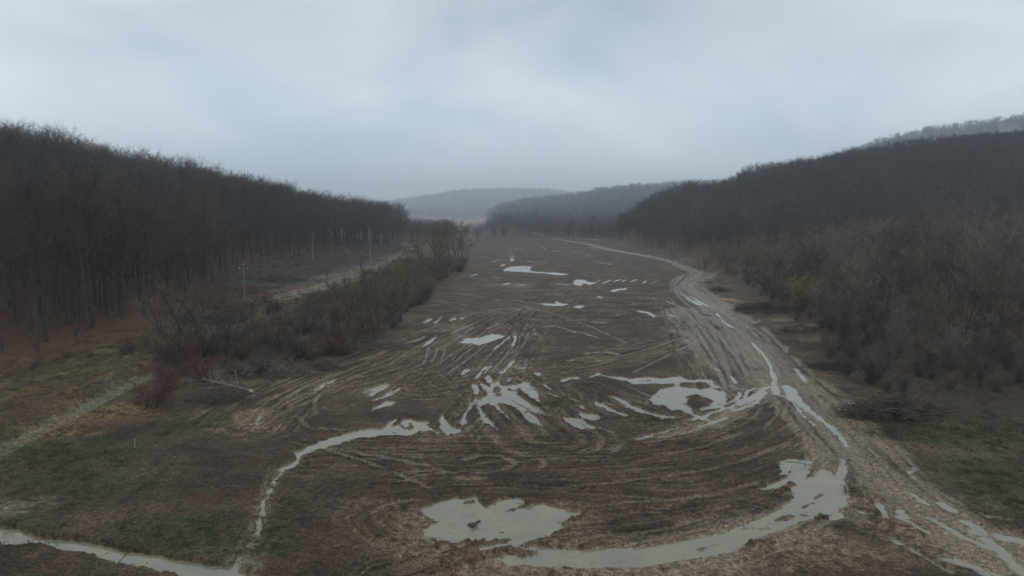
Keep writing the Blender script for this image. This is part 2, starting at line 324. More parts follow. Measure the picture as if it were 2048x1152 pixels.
TRACKS = [  # single wheel ruts (pixel points, half width m, strength)
  (Z5([(625,60),(600,150),(540,230),(470,330),(400,420),(330,520)]), .22, .8), (Z5([(520,60),(530,120),(500,180),(430,270),(330,370)]), .2, .8), (Z5([(300,150),(200,240),(80,330),(-60,430)]), .22, .7),
  (Z5([(440,130),(300,260),(200,380)]), .2, .8), (Z5([(240,200),(100,310),(-80,420)]), .2, .7), (Z5([(560,60),(600,110),(640,60)]), .2, .5),
  (Z3([(220,800),(330,700),(430,640),(560,540),(700,470),(900,390),(1100,330)]), .3, .8), (Z3([(250,780),(400,690),(520,620),(640,560),(800,470)]), .25, .9), (Z3([(540,700),(500,690),(560,620),(700,560)]), .3, .8),
  (Z3([(740,740),(710,650),(740,570),(870,500),(1040,440)]), .28, .7), (Z3([(570,720),(620,790),(700,840),(800,850)]), .28, .6), (Z3([(850,720),(1000,660),(1150,600)]), .22, .7), (Z3([(1580,330),(1620,250),(1640,170)]), .22, .7),
  (Z3([(1640,320),(1690,240),(1700,170)]), .22, .7), (Z3([(1720,300),(1760,230),(1760,170)]), .22, .6), (Z3([(1500,340),(1640,370),(1800,390)]), .2, .7), (Z3([(1300,330),(1500,200),(1640,120)]), .25, .7), (Z3([(1100,300),(1300,210),(1500,150)]), .25, .6),
  (Z3([(900,960),(1050,1020),(1200,1080)]), .25, .7), (Z3([(760,1000),(950,1050),(1150,1110)]), .25, .5),
  (Z6([(1400,65),(1600,55),(1750,40),(1950,0),(2100,-60)]), .35, 1), (Z6([(1500,90),(1800,70),(2060,20)]), .25, .8),
  (Z7([(0,820),(150,790),(330,700),(400,600)]), .22, .7), (Z7([(500,560),(480,680),(380,780)]), .2, .6), (Z7([(560,560),(520,700)]), .2, .5), (Z7([(600,620),(700,760),(780,860),(850,930)]), .2, .9),
  (Z7([(150,100),(220,250),(280,400),(330,480)]), .3, .8), (Z7([(60,100),(130,250),(180,380),(210,480)]), .3, .8), (Z7([(240,60),(330,200),(400,330),(430,430)]), .25, .8), (Z7([(-60,60),(20,200),(80,300),(130,420),(170,520)]), .3, .7),
  (Z8([(0,1110),(250,1100),(500,1000),(700,950),(850,880)]), .2, .8), (Z8([(220,1090),(480,1020),(640,975)]), .2, .7), (Z8([(860,420),(780,340),(640,180),(560,60)]), .2, .9), (Z8([(1000,640),(1010,520),(960,400),(880,280),(740,130)]), .2, .8),
  (Z8([(1100,600),(1130,480),(1000,330)]), .2, .7), (Z8([(1300,700),(1180,520),(1000,330)]), .18, .8), (Z8([(1500,760),(1350,600),(1180,440),(1000,300)]), .18, .8), (Z8([(1700,880),(1500,740),(1330,560)]), .18, .7),
  ([(905,928),(950,914),(1000,914),(1035,926),(1010,942),(960,946)], .35, .6), ([(930,935),(975,926),(1015,932)], .3, .6), ([(1040,925),(1085,918),(1090,935),(1060,950)], .3, .5), ([(560,885),(700,905),(850,930),(940,960)], .3, .5), ([(640,895),(760,935),(880,985)], .25, .5),
  ([(800,960),(900,945),(1000,950)], .3, .4), ([(1250,930),(1380,905),(1500,860)], .3, .4), ([(1100,980),(1300,960),(1480,930),(1560,890)], .3, .4), ([(880,1010),(820,1000),(760,1015),(700,1050)], .3, .5), ([(1200,1010),(1400,1000),(1540,960)], .3, .4),
  ([(1440,545),(1370,562),(1362,590),(1420,625),(1480,680),(1530,740)], .35, .8), ([(1400,552),(1350,570),(1350,590),(1400,630),(1455,690),(1500,760)], .35, .8), ([(1340,600),(1400,650),(1440,710),(1470,780)], .35, .7),
  ([(860,600),(960,615),(1050,640),(1180,650)], .35, .6), ([(900,585),(1000,600),(1150,640),(1260,690)], .35, .5), ([(1260,750),(1320,720),(1400,680)], .3, .5), ([(1010,720),(1150,735),(1300,700),(1420,655)], .3, .6), ([(960,735),(1100,750),(1290,730)], .25, .5),
]
# rut bundles: (pixel points, half width m, spacing m, amplitude m, tan amount)
BUND = [
  ([(470,862),(520,815),(600,772),(700,735),(820,690),(930,650),(1010,620)], 8.5, 1.7, .065, .55),
  ([(500,850),(580,800),(700,770),(820,740),(900,700),(960,660),(1000,640)], 5, 1.5, .06, .35),
  ([(840,600),(940,620),(1030,645),(1058,680),(1020,740),(960,800),(900,870)], 4.5, 1.6, .06, .25),
  ([(850,780),(1000,750),(1150,722),(1300,700),(1400,660),(1480,640)], 7.5, 1.25, .05, .45),
  ([(960,745),(1000,785),(1060,850),(1100,880)], 9, 2.3, .10, .3),
  ([(1180,775),(1260,815),(1360,850)], 7, 2.6, .11, .15),
  ([(600,905),(800,893),(1000,895),(1230,893),(1370,865),(1450,835),(1520,790)], 5.5, 1.15, .030, .04),
  ([(640,930),(850,935),(1100,940),(1350,920),(1520,880),(1600,830)], 6, 1.3, .030, .02),
  ([(720,1000),(900,970),(1150,980),(1400,1000),(1560,960),(1640,900)], 5, 1.2, .030, .03),
  ([(800,1060),(760,1020),(900,1090),(1000,1130)], 4, 1.1, .05, .3),
  ([(780,1160),(950,1110),(1130,1070),(1300,1060),(1500,1020)], 3.5, 1.0, .05, .25),
  ([(860,560),(1000,590),(1200,590),(1380,600)], 22, 2.4, .05, .22),
  ([(900,545),(1050,530),(1250,545),(1340,560)], 45, 3.4, .05, .15),
  ([(980,500),(1150,505),(1290,515)], 70, 5, .05, .18),
  ([(1340,600),(1400,700),(1460,780),(1480,800)], 6, 1.4, .06, .35),
  ([(880,770),(1000,660),(1090,600),(1200,560)], 12, 1.9, .05, .15),
]
ROADS = [  # (pixel points, half width m, tan)
  ([(1250,1140),(1450,1095),(1600,1040),(1680,985),(1690,930),(1650,870),(1600,810),(1550,750),(1490,680),(1430,620),(1375,590),(1352,570),(1375,552),(1400,546),(1375,538),(1330,518),(1230,502),(1175,488),(1120,480),(1060,469),(1000,462)], 3.0, .75),
  ([(2300,1290),(2100,1180),(1950,1080),(1830,990),(1730,900),(1640,800),(1570,740),(1510,670),(1440,610),(1400,585),(1380,572),(1405,556),(1415,548)], 3.2, .8),
  ([(2200,1200),(1900,1050),(1760,960)], 3.2, .5),
  ([(1330,520),(1250,505),(1180,495)], 2.5, .4),
  ([(1280,880),(1400,860),(1500,810),(1545,770)], 1.3, .9),
  ([(1370,620),(1420,680),(1470,740),(1500,770)], 5.0, .6),
  ([(1000,462),(1100,474),(1200,480)], 5.0, .3),
]
# patches: (px, py, rx m, ry m, colour key, strength)
PATCH = [
  (150,905,9,5,'green',.75),(350,1060,5,2.6,'green',.9),(400,1090,3.5,2,'green',.9),(230,980,7,4,'green',.4),(545,1060,1.2,3.5,'green',.8),(590,1000,1.2,2,'green',.5),
  (60,1055,4,2,'green',.55),(560,1090,1.4,2.2,'green',.9),(120,960,6,3,'green',.5),(400,850,5,4,'green',.45),(30,1080,3,1.5,'green',.5),
  (1960,870,9,6,'green',.8),(2010,950,6,5,'green',.9),(1850,860,5,4,'green',.3),(2040,1000,5,6,'green',.7),(1620,735,3,3,'green',.6),(1740,685,4,5,'green',.6),
  (1640,730,2.5,3,'green',.6),(1290,838,4,2,'green',.5),(1100,805,4,5,'green',.35),(930,810,3,3,'green',.35),(1420,565,6,6,'green',.5),
  (700,560,6,10,'grass',.9),(640,572,6,9,'grass',.5),(600,590,5,6,'pale',.6),(650,555,5,14,'pale',.7),(720,540,5,22,'pale',.7),(780,530,4,20,'pale',.5),
  (200,835,6,4,'straw',.95),(120,870,5,3,'straw',.8),(270,820,4,3,'straw',.9),(230,850,5,2.5,'rust',.7),(160,760,6,5,'grass',.4),(320,700,3,4,'grass',.7),
  (1020,570,9,9,'tan',.7),(1160,575,10,8,'tan',.35),(1100,615,8,6,'tan',.3),(985,625,8,2.5,'straw',.5),(1100,650,6,2,'straw',.4),
  (1210,662,7,3,'grass',.4),(1600,655,5,5,'tan',.7),(1560,640,4,4,'tan',.6),(1640,680,4,4,'tan',.5),(1465,600,2.2,3.5,'saw',.95),(1450,597,1.5,2,'saw',.8),
  (1020,740,6,4,'tan',.45),(900,690,5,6,'tan',.35),(760,780,6,6,'tan',.4),(500,830,2,4,'tan',.8),(545,855,1.2,1,'tan',.6),(1400,850,5,2,'tan',.8),(1450,830,4,2,'tan',.6),
  (940,955,1.8,.8,'tan',.8),(860,1040,3,3,'tan',.7),(960,1110,5,2,'tan',.6),(1100,1130,7,3,'tan',.6),(730,1010,2.5,2,'tan',.25),(1250,1130,11,4,'tan',.8),(1130,1100,8,3,'tan',.7),(870,1090,5,3,'tan',.6),(1130,1030,3,3,'tan',.6),(1560,1060,5,3,'tan',.7),(1620,1100,6,3,'tan',.5),(1860,1060,6,4,'tan',.7),(1950,1110,6,4,'tan',.7),(1500,1070,5,2,'tan',.5),
  (1700,990,4,4,'tan',.8),(1720,975,.9,1.6,'yellow',.9),(430,860,1.5,1.0,'tan',.6),(70,1010,3,2,'pale',.4),(20,1020,2,2,'pale',.6),(490,1130,1.5,2.5,'pale',.7),
  (890,567,4,4,'rust',.5),(1430,510,8,14,'tan',.2),(830,570,6,12,'straw',.25),(1330,500,20,30,'rust',.25),
]
PAL = dict(mud=(.080,.048,.027), dark=(.034,.0215,.0135), tan=(.215,.152,.096), green=(.046,.056,.022), grass=(.095,.105,.045), straw=(.175,.115,.052), rust=(.105,.052,.028),
           pale=(.175,.152,.108), litter=(.120,.056,.033), saw=(.34,.20,.09), yellow=(.16,.13,.05), bank=(.066,.047,.027), slash=(.045,.036,.031), pink=(.30,.17,.13), silt=(.23,.18,.122))

def terrain(x, y, detail=True):
    """height and colour of the ground at world points"""
    n = len(x); P = np.stack([x, y], 1)
    z = hills(x, y)
    hill = sstep(0.3, 4, z)
    base = 0.17 + 0.06 * noise(x / 14, y / 14, 21)
    # raised land left of the field
    dcan, scan, _ = pl_dist(P, CANAL)
    left = sstep(-37, -46, x + 0.02 * y - 3 + 2 * noise(y / 9, x / 9, 3)) * sstep(900, 500, y)
    ll = gp([(-300, 1300), (-100, 960), (300, 830), (480, 880), (600, 880), (520, 1010), (480, 1160), (700, 1500)])
    dl = poly_sdf(P, ll)
    nearleft = sstep(2.5, -2.5, dl)
    foot = sstep(2.2, -1.5, poly_sdf(P, STREAM_PG) - 5) * 0
    base = base + np.maximum(np.interp(y, [150, 215], [.42, .05]) * left, 0.20 * nearleft) * (1 + .35 * noise(x / 5, y / 5, 33))
    # embankment between canal and upper track
    dtr, strk, _ = pl_dist(P, LTRACK)
    between = sstep(0, 3.5, dcan) * sstep(0, 4, dtr) * (scan > 0) * (strk < 0)
    base = base + 1.1 * between * sstep(180, 140, y) * sstep(-40, -46, x)
    base = base - 0.30 * sstep(1.7, 0.6, dcan) * sstep(210, 180, y)
    base = base + 0.5 * sstep(1.5, 3.0, dtr) * (strk > 0) * (x < -50)
    hr = sstep(0, 9, x - np.interp(y, [0, 70, 92, 110, 180, 280, 430, 700], [44, 44, 44, 49, 62, 80, 100, 96]))
    base = base + 0.5 * hr * (1 + noise(x / 4, y / 4, 8))
    zb = base
    c = np.empty((n, 3)); c[:] = PAL['mud']
    wet = np.full(n, 0.35)
    def mixc(key, w):
        k = np.array(PAL[key]) if isinstance(key, str) else key
        w = np.clip(w, 0, 1)[:, None]
        c[:] = c * (1 - w) + k * w
    n1 = fbm(x / 6, y / 6, 40, 4); n2 = fbm(x / 1.6, y / 1.6, 50, 4); n3 = noise(x / .35, y / .35, 60)
    mixc('dark', .5 + .9 * n1)
    mixc('tan', np.clip(.10 + .5 * fbm(x / 9, y / 5, 44, 3), 0, .4) * (1 - hr))
    field = (1 - np.maximum(np.maximum(left, hr), nearleft * .8)) * sstep(900, 600, y)
    near = sstep(330, 120, y)
    rel = (0.070 * n1 + 0.110 * n2 + .03 * n3 * near)
    rut = np.zeros(n)
    bi = 0; tot0 = lambda t: t.max() + 1e-6
    for pts, hw, sp, amp, tn in BUND:
        pl = smooth_pl(gp(pts), 2)
        m = (x > pl[:, 0].min() - hw) & (x < pl[:, 0].max() + hw) & (y > pl[:, 1].min() - hw) & (y < pl[:, 1].max() + hw)
        ix = np.nonzero(m)[0]
        if not len(ix): continue
        d, s, t = pl_dist(P[ix], pl)
        tot = t.max() + 1e-6
        # bigger sheets splay at both ends
        wnd = sstep(1.0, .55, d / hw + .25 * noise(x[ix] / 5, y[ix] / 5, 71)) * field[ix]
        ss = s + 1.1 * sp * noise(t / (sp * 12), s / (sp * 4), 72)
        ph = .12 * np.cos(2 * math.pi * ss / sp) + 1.3 * noise(ss / (sp * .62), t / (sp * 14), 76) + .7 * noise(ss / (sp * .3), t / (sp * 4), 79)
        bi += 1; rk = np.random.default_rng(900 + bi)
        trk = np.zeros(len(ix)); lip = np.zeros(len(ix))
        for q in range(int(4 + hw * .9)):
            s0 = rk.uniform(-.85, .85) * hw; a_ = rk.normal() * .25 * hw; b_ = rk.normal() * .10 * hw; w_ = rk.uniform(.16, .30)
            cc = s0 + a_ * (t / tot0(t) - .5) + b_ * np.sin(t / tot0(t) * rk.uniform(3, 9) + rk.uniform(0, 6))
            dd_ = np.abs(np.abs(s - cc) - .95)
            lvl = np.clip(.7 + 1.3 * noise(t / 7, np.full(len(t), q * 3.3), 77), 0, 1) * rk.uniform(.4, 1)
            trk = np.maximum(trk, sstep(w_ * 1.25, w_ * .7, dd_ + .12 * noise(s / .5, t / .8, 78)) * lvl)
            lip = np.maximum(lip, np.exp(-((dd_ - w_ * 1.7) / (w_ * .6)) ** 2) * lvl)
        trk *= sstep(220, 130, y[ix]); lip *= sstep(220, 130, y[ix])
        vr = .55 + .45 * noise(ss / (sp * 1.3), t / (sp * 14), 73) * 2
        rut[ix] += -1.7 * amp * wnd * np.clip(ph, -.6, 1) * np.clip(vr, .1, 1.4)
        rut[ix] += wnd * (-.10 * trk + .05 * lip)
        st = noise(s / (sp * .45), t / (sp * 9), 74) * .7 + noise(s / (sp * .2), t / (sp * 4), 75) * .5
        w = np.zeros(n); w[ix] = wnd * (np.clip(tn * 1.45, 0, .8) * np.clip(.02 + 1.5 * st - .3 * ph, 0, .85) + .3 * trk * (.3 + tn))
        mixc('tan', w)
        w = np.zeros(n); w[ix] = wnd * .85 * np.clip(-.1 - 1.5 * st + .8 * lip, 0, 1)
        mixc('dark', w)
    for pts, hw, tn in ROADS:
        pl = smooth_pl(gp(pts), 2)
        m = (x > pl[:, 0].min() - 2 * hw) & (x < pl[:, 0].max() + 2 * hw) & (y > pl[:, 1].min() - 2 * hw) & (y < pl[:, 1].max() + 2 * hw)
        ix = np.nonzero(m)[0]
        if not len(ix): continue
        d, s, t = pl_dist(P[ix], pl)
        wnd = sstep(1.25, .75, d / hw + .5 * noise(x[ix] / 2.6, y[ix] / 5, 81))
        ss = s + .35 * noise(t / 9, s / 4, 82)
        ph = np.cos(2 * math.pi * ss / 1.45)
        st = 1.3 * noise(ss / 1.3, t / 30, 87) + 1.0 * noise(ss / .5, t / 14, 84) + .5 * noise(s / .22, t / 2.5, 85)
        rut[ix] += wnd * (-.045 * ph * (1 + noise(t / 12, s, 86)) - .05)
        w = np.zeros(n); w[ix] = wnd * tn * np.clip(.55 + 1.1 * st, 0.0, 1)
        mixc('tan', w)
        base[ix] = base[ix] * (1 - .6 * wnd) + .10 * .6 * wnd + .05 * wnd * (base[ix] > .3)
        wet[ix] += .3 * wnd
        w = np.zeros(n); w[ix] = wnd * .6 * np.clip(-.25 - 1.4 * st, 0, 1)
        mixc('dark', w)
    # land left of the field
    wl = left * (1 - nearleft * sstep(-44, -38, x))
    mixc('bank', wl * (.75 + .6 * n2))
    mixc('rust', wl * np.clip(.1 + 1.3 * n1, 0, .7) * (y > 60))
    mixc('grass', wl * np.clip(-.15 + 1.6 * fbm(x / 3, y / 3, 101, 4), 0, .7) * sstep(230, 150, y))
    mixc('straw', wl * np.clip(-.2 + 1.8 * fbm(x / 2.2, y / 5, 102, 4), 0, .6))
    mixc('dark', nearleft * np.clip(.15 + 1.6 * n2, 0, .8))
    mixc('green', nearleft * np.clip(-.25 + 1.3 * fbm(x / 1.8, y / 1.5, 104, 4), 0, .6))
    cn = sstep(1.25, .8, dcan + .5 * noise(x / 1.2, y / 1.2, 105)) * sstep(215, 190, y)
    mixc('pale', cn * .85)
    mixc('green', cn * np.clip(-.1 + 2.0 * noise(x / .35, y / .35, 106), 0, .6))
    mixc('bank', cn * np.clip(-.1 + 1.6 * fbm(x / .9, y / .9, 107), 0, .7))
    mixc('dark', sstep(1.6, .6, dtr + .7 * noise(x / 3, y / 3, 108)) * sstep(190, 150, y) * .85)
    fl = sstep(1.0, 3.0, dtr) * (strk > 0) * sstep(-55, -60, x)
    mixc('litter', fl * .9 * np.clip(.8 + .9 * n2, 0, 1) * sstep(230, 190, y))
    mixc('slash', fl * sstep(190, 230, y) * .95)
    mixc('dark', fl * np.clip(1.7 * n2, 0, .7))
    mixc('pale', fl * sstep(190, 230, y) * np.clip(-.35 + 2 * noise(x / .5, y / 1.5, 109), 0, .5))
    tr = sstep(4.2, 2.2, dtr + 1.2 * noise(x / 2, y / 6, 110)) * sstep(165, 185, y)
    mixc('pale', tr * np.clip(.75 + .9 * noise(x / .8, y / 5, 111), 0, .95))
    # right side
    mixc('bank', hr * (.75 + .5 * n1)); mixc('dark', hr * np.clip(.45 + 1.5 * n2, 0, .9))
    mixc('green', hr * np.clip(-.1 + 1.5 * fbm(x / 3, y / 3, 112, 4), 0, .7) * sstep(120, 85, y))
    mixc('litter', hr * sstep(95, 130, y) * .35)
    for pts, hw, sg_ in TRACKS:
        g = smooth_pl(gp(pts), 2); R_ = hw * 4 + .5
        m = (x > g[:, 0].min() - R_) & (x < g[:, 0].max() + R_) & (y > g[:, 1].min() - R_) & (y < g[:, 1].max() + R_)
        ix = np.nonzero(m)[0]
        if not len(ix): continue
        d, s_, t = pl_dist(P[ix], g)
        d = np.abs(d + .3 * hw * noise(t / 1.5, s_ / .6, 141)); fade = sstep(0, 2.5, t) * sstep(0, 2.5, t.max() - t) * np.clip(.75 + .9 * noise(t / 4, s_ / 9, 142), .1, 1)
        k = sstep(hw * 1.3, hw * .7, d) * fade; lp = np.exp(-((d - hw * 1.9) / (hw * .7)) ** 2) * fade * np.clip(.6 + noise(t / .5, s_ / .4, 143), 0, 1.3)
        rut[ix] += -.13 * k + .09 * lp
        w = np.zeros(n); w[ix] = k * sg_ * .75 * np.clip(.8 + noise(t / .6, s_ / .3, 144), .2, 1)
        mixc('tan', w)
        w = np.zeros(n); w[ix] = .6 * lp
        mixc('dark', w)
        wet[ix] += .35 * k
    for px, py, rx, ry, key, s in PATCH:
        cx, cy = pix(px, py, 0.2)
        m = (abs(x - cx) < rx * 1.8) & (abs(y - cy) < ry * 1.8)
        ix = np.nonzero(m)[0]
        if not len(ix): continue
        q = np.hypot((x[ix] - cx) / rx, (y[ix] - cy) / ry)
        q = q + .55 * n2[ix] + .45 * n1[ix] + .12 * n3[ix]
        w = np.zeros(n); w[ix] = s * sstep(1.15, .35, q) * np.clip(.75 + 1.2 * noise(x[ix] / .7, y[ix] / .7, 90), .1, 1)
        mixc(key, w)
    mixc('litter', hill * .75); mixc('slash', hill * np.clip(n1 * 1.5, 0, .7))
    # pale fields far up the valley
    b5 = LAYERS[-1]
    yy = np.maximum(y, 1)
    pf = sstep(985, 1040, y) * sstep(1250, 1200, y) * (np.interp(x / yy, b5['u'], b5['z'], left=0, right=0) > 8)
    mixc('pink', pf * np.clip(.85 + n1, 0, 1))
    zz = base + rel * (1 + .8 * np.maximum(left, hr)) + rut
    # puddles sink below the water level
    lim = sstep(3000, 700, y)
    pm = np.zeros(n)
    for pg in PUD + [None]:
        if pg is None:
            g = STREAM_PG
        else:
            g = gp(pg)
        yy0 = g[:, 1].mean()
        e = max(.14, .0018 * yy0)
        m = (x > g[:, 0].min() - 3) & (x < g[:, 0].max() + 3) & (y > g[:, 1].min() - 3) & (y < g[:, 1].max() + 3)
        ix = np.nonzero(m)[0]
        if not len(ix): continue
        d = poly_sdf(P[ix], g) - (.42 if pg is None else 0)
        nz = 1.2 * noise(x[ix] / (e * 5), y[ix] / (e * 5), 121) + 1.0 * noise(x[ix] / (e * 1.8), y[ix] / (e * 1.8), 122) + .5 * noise(x[ix] / (e * .7), y[ix] / (e * .7), 125)
        k = sstep(e * 1.3, -e * 1.1, d + e * nz - .1 * e)
        pm[ix] = np.maximum(pm[ix], k * (1.0 if pg is not None else 1.001))
    for pts, hw in STROKES:
        g = smooth_pl(gp(pts), 2)
        e = max(hw * .6, .15)
        m = (x > g[:, 0].min() - 3) & (x < g[:, 0].max() + 3) & (y > g[:, 1].min() - 3) & (y < g[:, 1].max() + 3)
        ix = np.nonzero(m)[0]
        if not len(ix): continue
        d, s, t = pl_dist(P[ix], g)
        nz = .9 * noise(x[ix] / (e * 5), y[ix] / (e * 5), 123)
        k = sstep(hw + e, hw - e, d + e * (nz + .5 * noise(x[ix] / (e * 1.5), y[ix] / (e * 1.5), 126)))
        pm[ix] = np.maximum(pm[ix], k)
    dc, _, _ = pl_dist(P, CREEK)
    kc = sstep(.46, .12, dc + .34 * noise(x / .9, y / .9, 124) + .25 * noise(x / .3, y / .3, 127) + .1 * n2)
    # bare silty margins
    mixc('silt', np.clip(pm * 1.3, 0, 1) * .55 * (1 - .8 * nearleft) * np.clip(.75 + n2, 0, 1))
    mixc('silt', sstep(.9, .35, dc + .3 * n2) * .5 * np.clip(.7 + n2, 0, 1))
    pm2 = np.maximum(pm, kc)
    carve = zz * (1 - pm2) + (-.085 + .8 * rel + .8 * rut) * pm2
    zz = np.minimum(zz, carve)
    for pts, hw, up_ in RIDGES:
        g = smooth_pl(gp(pts), 2)
        m = (x > g[:, 0].min() - 2) & (x < g[:, 0].max() + 2) & (y > g[:, 1].min() - 2) & (y < g[:, 1].max() + 2)
        ix = np.nonzero(m)[0]
        if not len(ix): continue
        d, s, t = pl_dist(P[ix], g)
        k = sstep(hw * 1.3, hw * .3, d + hw * (.8 * noise(x[ix] / .9, y[ix] / .9, 131) + .6 * noise(x[ix] / .35, y[ix] / .35, 132)))
        zz[ix] += up_ * k * (1 + .8 * n2[ix])
        w = np.zeros(n); w[ix] = .8 * k
        mixc('mud', w)
    # outside puddles keep the land a little above the water
    free = sstep(.12, 0, pm2)
    zz = np.where(free > .5, np.maximum(zz, .025 + .02 * (rel + .1)), zz)
    low = sstep(.12, .01, zz + .03 * n2) * (1 - hill)
    mixc('silt', low * .42 * (1 - hr * .6) * (1 - nearleft * .6))
    wet = wet + .8 * sstep(.07, .0, zz) * (1 - hill) + .15 * n2
    c[:] = np.clip(c * (1 + .28 * n2 + .22 * n3 * near)[:, None], .008, 1)
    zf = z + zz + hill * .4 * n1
    return zf, c, np.clip(wet, 0, 1)

def ground_z(x, y):
    return terrain(np.atleast_1d(np.asarray(x, float)), np.atleast_1d(np.asarray(y, float)))[0]

# ------------------------------------------------------------------ materials
def new_mat(name):
    m = bpy.data.materials.new(name); m.use_nodes = True
    t = m.node_tree; b = t.nodes['Principled BSDF']
    return m, t, b
def mat_simple(name, col, rough=.9, var=.25, scale=3.0, objrand=.0, spec=.2, hue=None):
    m, t, b = new_mat(name)
    b.inputs['Roughness'].default_value = rough
    b.inputs['Specular IOR Level'].default_value = spec
    tcn = t.nodes.new('ShaderNodeTexCoord')
    nz = t.nodes.new('ShaderNodeTexNoise'); nz.inputs['Scale'].default_value = scale; nz.inputs['Detail'].default_value = 4
    t.links.new(tcn.outputs['Object'], nz.inputs['Vector'])
    r = t.nodes.new('ShaderNodeValToRGB')
    lo = [max(0, v * (1 - var * 1.5)) for v in col]; hi = [v * (1 + var * 1.5) for v in col]
    r.color_ramp.elements[0].position = .3; r.color_ramp.elements[0].color = (*lo, 1)
    r.color_ramp.elements[1].position = .7; r.color_ramp.elements[1].color = (*hi, 1)
    t.links.new(nz.outputs['Fac'], r.inputs[0])
    src = r.outputs[0]
    if objrand:
        oi = t.nodes.new('ShaderNodeObjectInfo')
        hs = t.nodes.new('ShaderNodeValToRGB')
        a = hue or [(1 - objrand,) * 3, (1 + objrand,) * 3]
        els = hs.color_ramp.elements
        for i, cc in enumerate(a):
            if i < 2: e = els[i]
            else: e = els.new(i / (len(a) - 1))
        for i, cc in enumerate(a):
            els[i].position = i / (len(a) - 1)
        for i, cc in enumerate(a):
            els[i].color = (*[v / 2 for v in cc], 1)
        t.links.new(oi.outputs['Random'], hs.inputs[0])
        mm = t.nodes.new('ShaderNodeVectorMath'); mm.operation = 'MULTIPLY'
        t.links.new(src, mm.inputs[0]); t.links.new(hs.outputs[0], mm.inputs[1])
        m2 = t.nodes.new('ShaderNodeVectorMath'); m2.operation = 'SCALE'; m2.inputs['Scale'].default_value = 2
        t.links.new(mm.outputs[0], m2.inputs[0]); src = m2.outputs[0]
    t.links.new(src, b.inputs['Base Color'])
    return m

def ground_mat():
    m, t, b = new_mat('wet_mud_and_grass')
    nd = t.nodes.new; lk = t.links.new
    at = nd('ShaderNodeAttribute'); at.attribute_name = 'Col'
    wt = nd('ShaderNodeAttribute'); wt.attribute_name = 'wet'
    g = nd('ShaderNodeNewGeometry')
    n1 = nd('ShaderNodeTexNoise'); n1.inputs['Scale'].default_value = 2.6; n1.inputs['Detail'].default_value = 7; n1.inputs['Roughness'].default_value = .65
    n2 = nd('ShaderNodeTexNoise'); n2.inputs['Scale'].default_value = 11; n2.inputs['Detail'].default_value = 3
    lk(g.outputs['Position'], n1.inputs['Vector']); lk(g.outputs['Position'], n2.inputs['Vector'])
    r = nd('ShaderNodeMapRange'); r.inputs['From Min'].default_value = .3; r.inputs['From Max'].default_value = .7
    r.inputs['To Min'].default_value = .4; r.inputs['To Max'].default_value = 1.6
    lk(n1.outputs['Fac'], r.inputs['Value'])
    sc = nd('ShaderNodeVectorMath'); sc.operation = 'SCALE'
    n2.inputs['Scale'].default_value = 6.5; n2.inputs['Detail'].default_value = 5
    r2 = nd('ShaderNodeMapRange'); r2.inputs['From Min'].default_value = .35; r2.inputs['From Max'].default_value = .65
    r2.inputs['To Min'].default_value = .5; r2.inputs['To Max'].default_value = 1.45
    lk(n2.outputs['Fac'], r2.inputs['Value'])
    mlt = nd('ShaderNodeMath'); mlt.operation = 'MULTIPLY'; lk(r.outputs[0], mlt.inputs[0]); lk(r2.outputs[0], mlt.inputs[1])
    r = mlt
    lk(at.outputs['Color'], sc.inputs[0]); lk(r.outputs[0], sc.inputs['Scale'])
    lk(sc.outputs[0], b.inputs['Base Color'])
    rr = nd('ShaderNodeMapRange'); rr.inputs['To Min'].default_value = .9; rr.inputs['To Max'].default_value = .24
    lk(wt.outputs['Fac'], rr.inputs['Value']); lk(rr.outputs[0], b.inputs['Roughness'])
    b.inputs['Specular IOR Level'].default_value = .10
    ad = nd('ShaderNodeMath'); ad.operation = 'MULTIPLY_ADD'; ad.inputs[1].default_value = .35
    lk(n2.outputs['Fac'], ad.inputs[0]); lk(n1.outputs['Fac'], ad.inputs[2])
    bp = nd('ShaderNodeBump'); bp.inputs['Strength'].default_value = .8; bp.inputs['Distance'].default_value = .22
    lk(ad.outputs[0], bp.inputs['Height']); lk(bp.outputs[0], b.inputs['Normal'])
    return m
